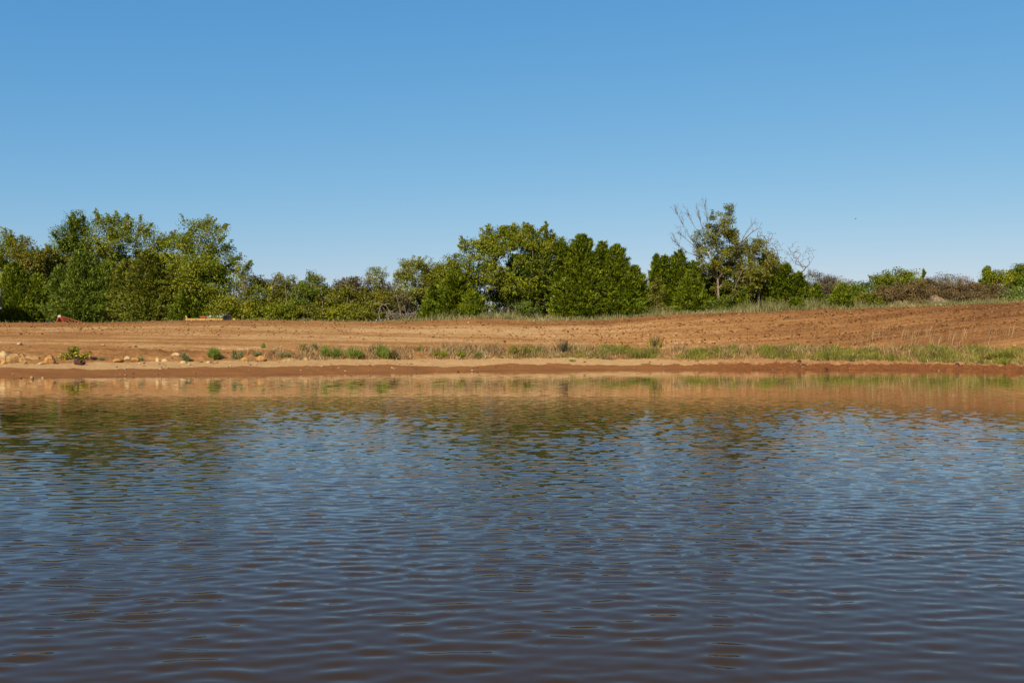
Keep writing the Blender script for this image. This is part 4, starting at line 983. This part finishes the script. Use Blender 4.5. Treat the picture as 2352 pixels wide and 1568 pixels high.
for sx in (-1.0, -4.3):
    for sy in (-.8, .8): wheel(root, (xe + sx, sy, .42), .42, .26)
o = box('tail_light', (.05, .12, .3), (xe + .165, -.8, hb + .35), 'lamp_red', root)
# small bird
pb = at(1965, 503, 62); root = thing('bird', pb, 'tiny dark bird flying in the open sky right of the tall half bare tree', 'bird')
Vb = .6 * np.array([[-.09, 0, 0], [-.03, -.025, -.02], [-.03, .025, -.02], [-.03, 0, .025], [.05, -.02, -.015], [.05, .02, -.015], [.05, 0, .02], [.12, 0, .005]])
bm = bmesh.new(); vs = [bm.verts.new(v) for v in Vb]
for f in ((0, 2, 1), (0, 1, 3), (0, 3, 2), (1, 2, 5, 4), (2, 3, 6, 5), (3, 1, 4, 6), (4, 5, 7), (5, 6, 7), (6, 4, 7)): bm.faces.new([vs[i] for i in f])
me = bpy.data.meshes.new('body'); bm.to_mesh(me); bm.free(); me.materials.append(M['feather']); link(bpy.data.objects.new('body', me), root)
for s in (-1, 1):
    Vw = .6 * np.array([[-.02, s * .02, .01], [.04, s * .02, .01], [.05, s * .11, .06], [.01, s * .11, .065], [.06, s * .19, .04], [.045, s * .19, .042]])
    quadmesh('wing', Vw, [(0, 1, 2, 3), (3, 2, 4, 5)], M['feather'], root)

# ------------------------------------------------------------------ light, sky, camera
AZ = R(203); EL = R(36)                     # sun behind the camera, to its left (azimuth clockwise from +Y)
sd = np.array([math.sin(AZ) * math.cos(EL), math.cos(AZ) * math.cos(EL), math.sin(EL)])
from mathutils import Vector
L = bpy.data.lights.new('sun', 'SUN'); L.energy = 5.0; L.angle = R(.53); L.color = (1.0, .89, .73)
so = link(bpy.data.objects.new('sun', L)); so.rotation_euler = Vector(sd).to_track_quat('Z', 'Y').to_euler()
w = bpy.data.worlds.new('World'); SC.world = w; w.use_nodes = True; nt = w.node_tree; nt.nodes.clear()
sky = N(nt, 'ShaderNodeTexSky', sky_type='NISHITA', sun_disc=False, sun_elevation=EL, sun_rotation=AZ, altitude=0, air_density=1.0, dust_density=0.3, ozone_density=3.0)
sp = N(nt, 'ShaderNodeSeparateColor'); cb_ = N(nt, 'ShaderNodeCombineColor'); nt.links.new(sky.outputs[0], sp.inputs[0])
for k_, (g_, a_) in enumerate([(1.20, .90), (.665, .747), (.33, .811)]):     # colour grading of the sky, channel by channel
    m1 = N(nt, 'ShaderNodeMath', operation='MULTIPLY', i_1=0.1); nt.links.new(sp.outputs[k_], m1.inputs[0])
    m2 = N(nt, 'ShaderNodeMath', operation='POWER', i_1=g_); nt.links.new(m1.outputs[0], m2.inputs[0])
    m3 = N(nt, 'ShaderNodeMath', operation='MULTIPLY', i_1=a_ * 10); nt.links.new(m2.outputs[0], m3.inputs[0])
    m4 = N(nt, 'ShaderNodeMath', operation='MULTIPLY', i_1=40.0); nt.links.new(m1.outputs[0], m4.inputs[0])
    if k_ == 2:      # deep blue higher up
        m6 = N(nt, 'ShaderNodeMath', operation='MULTIPLY_ADD', i_1=30.0, i_2=-7.4); nt.links.new(m1.outputs[0], m6.inputs[0])
        m7 = N(nt, 'ShaderNodeMath', operation='MULTIPLY', i_1=7.5); nt.links.new(m1.outputs[0], m7.inputs[0])
        m4 = N(nt, 'ShaderNodeMath', operation='MAXIMUM'); nt.links.new(m6.outputs[0], m4.inputs[0]); nt.links.new(m7.outputs[0], m4.inputs[1])
    if k_ == 1:
        m6 = N(nt, 'ShaderNodeMath', operation='MULTIPLY_ADD', i_1=18.0, i_2=-1.6); nt.links.new(m1.outputs[0], m6.inputs[0])
        m7 = N(nt, 'ShaderNodeMath', operation='MULTIPLY', i_1=6.5); nt.links.new(m1.outputs[0], m7.inputs[0])
        m4 = N(nt, 'ShaderNodeMath', operation='MAXIMUM'); nt.links.new(m6.outputs[0], m4.inputs[0]); nt.links.new(m7.outputs[0], m4.inputs[1])
    m5 = N(nt, 'ShaderNodeMath', operation='MINIMUM'); nt.links.new(m3.outputs[0], m5.inputs[0]); nt.links.new(m4.outputs[0], m5.inputs[1]); nt.links.new(m5.outputs[0], cb_.inputs[k_])
bg = N(nt, 'ShaderNodeBackground', i_Strength=0.10); wo = N(nt, 'ShaderNodeOutputWorld')
nt.links.new(cb_.outputs[0], bg.inputs[0]); nt.links.new(bg.outputs[0], wo.inputs[0])
cam = bpy.data.cameras.new('camera'); cam.lens = 35; cam.sensor_width = 36; cam.clip_end = 5000; cam.clip_start = .1
co = link(bpy.data.objects.new('camera', cam)); co.location = (0, 0, H); co.rotation_euler = (R(90) - PITCH, 0, 0); SC.camera = co
SC.view_settings.view_transform = 'Standard'; SC.view_settings.look = 'None'; SC.view_settings.exposure = 0; SC.view_settings.gamma = 1
SC.cycles.max_bounces = 6; SC.cycles.diffuse_bounces = 3; SC.cycles.glossy_bounces = 3; SC.cycles.transmission_bounces = 3
SC.cycles.caustics_reflective = False; SC.cycles.caustics_refractive = False
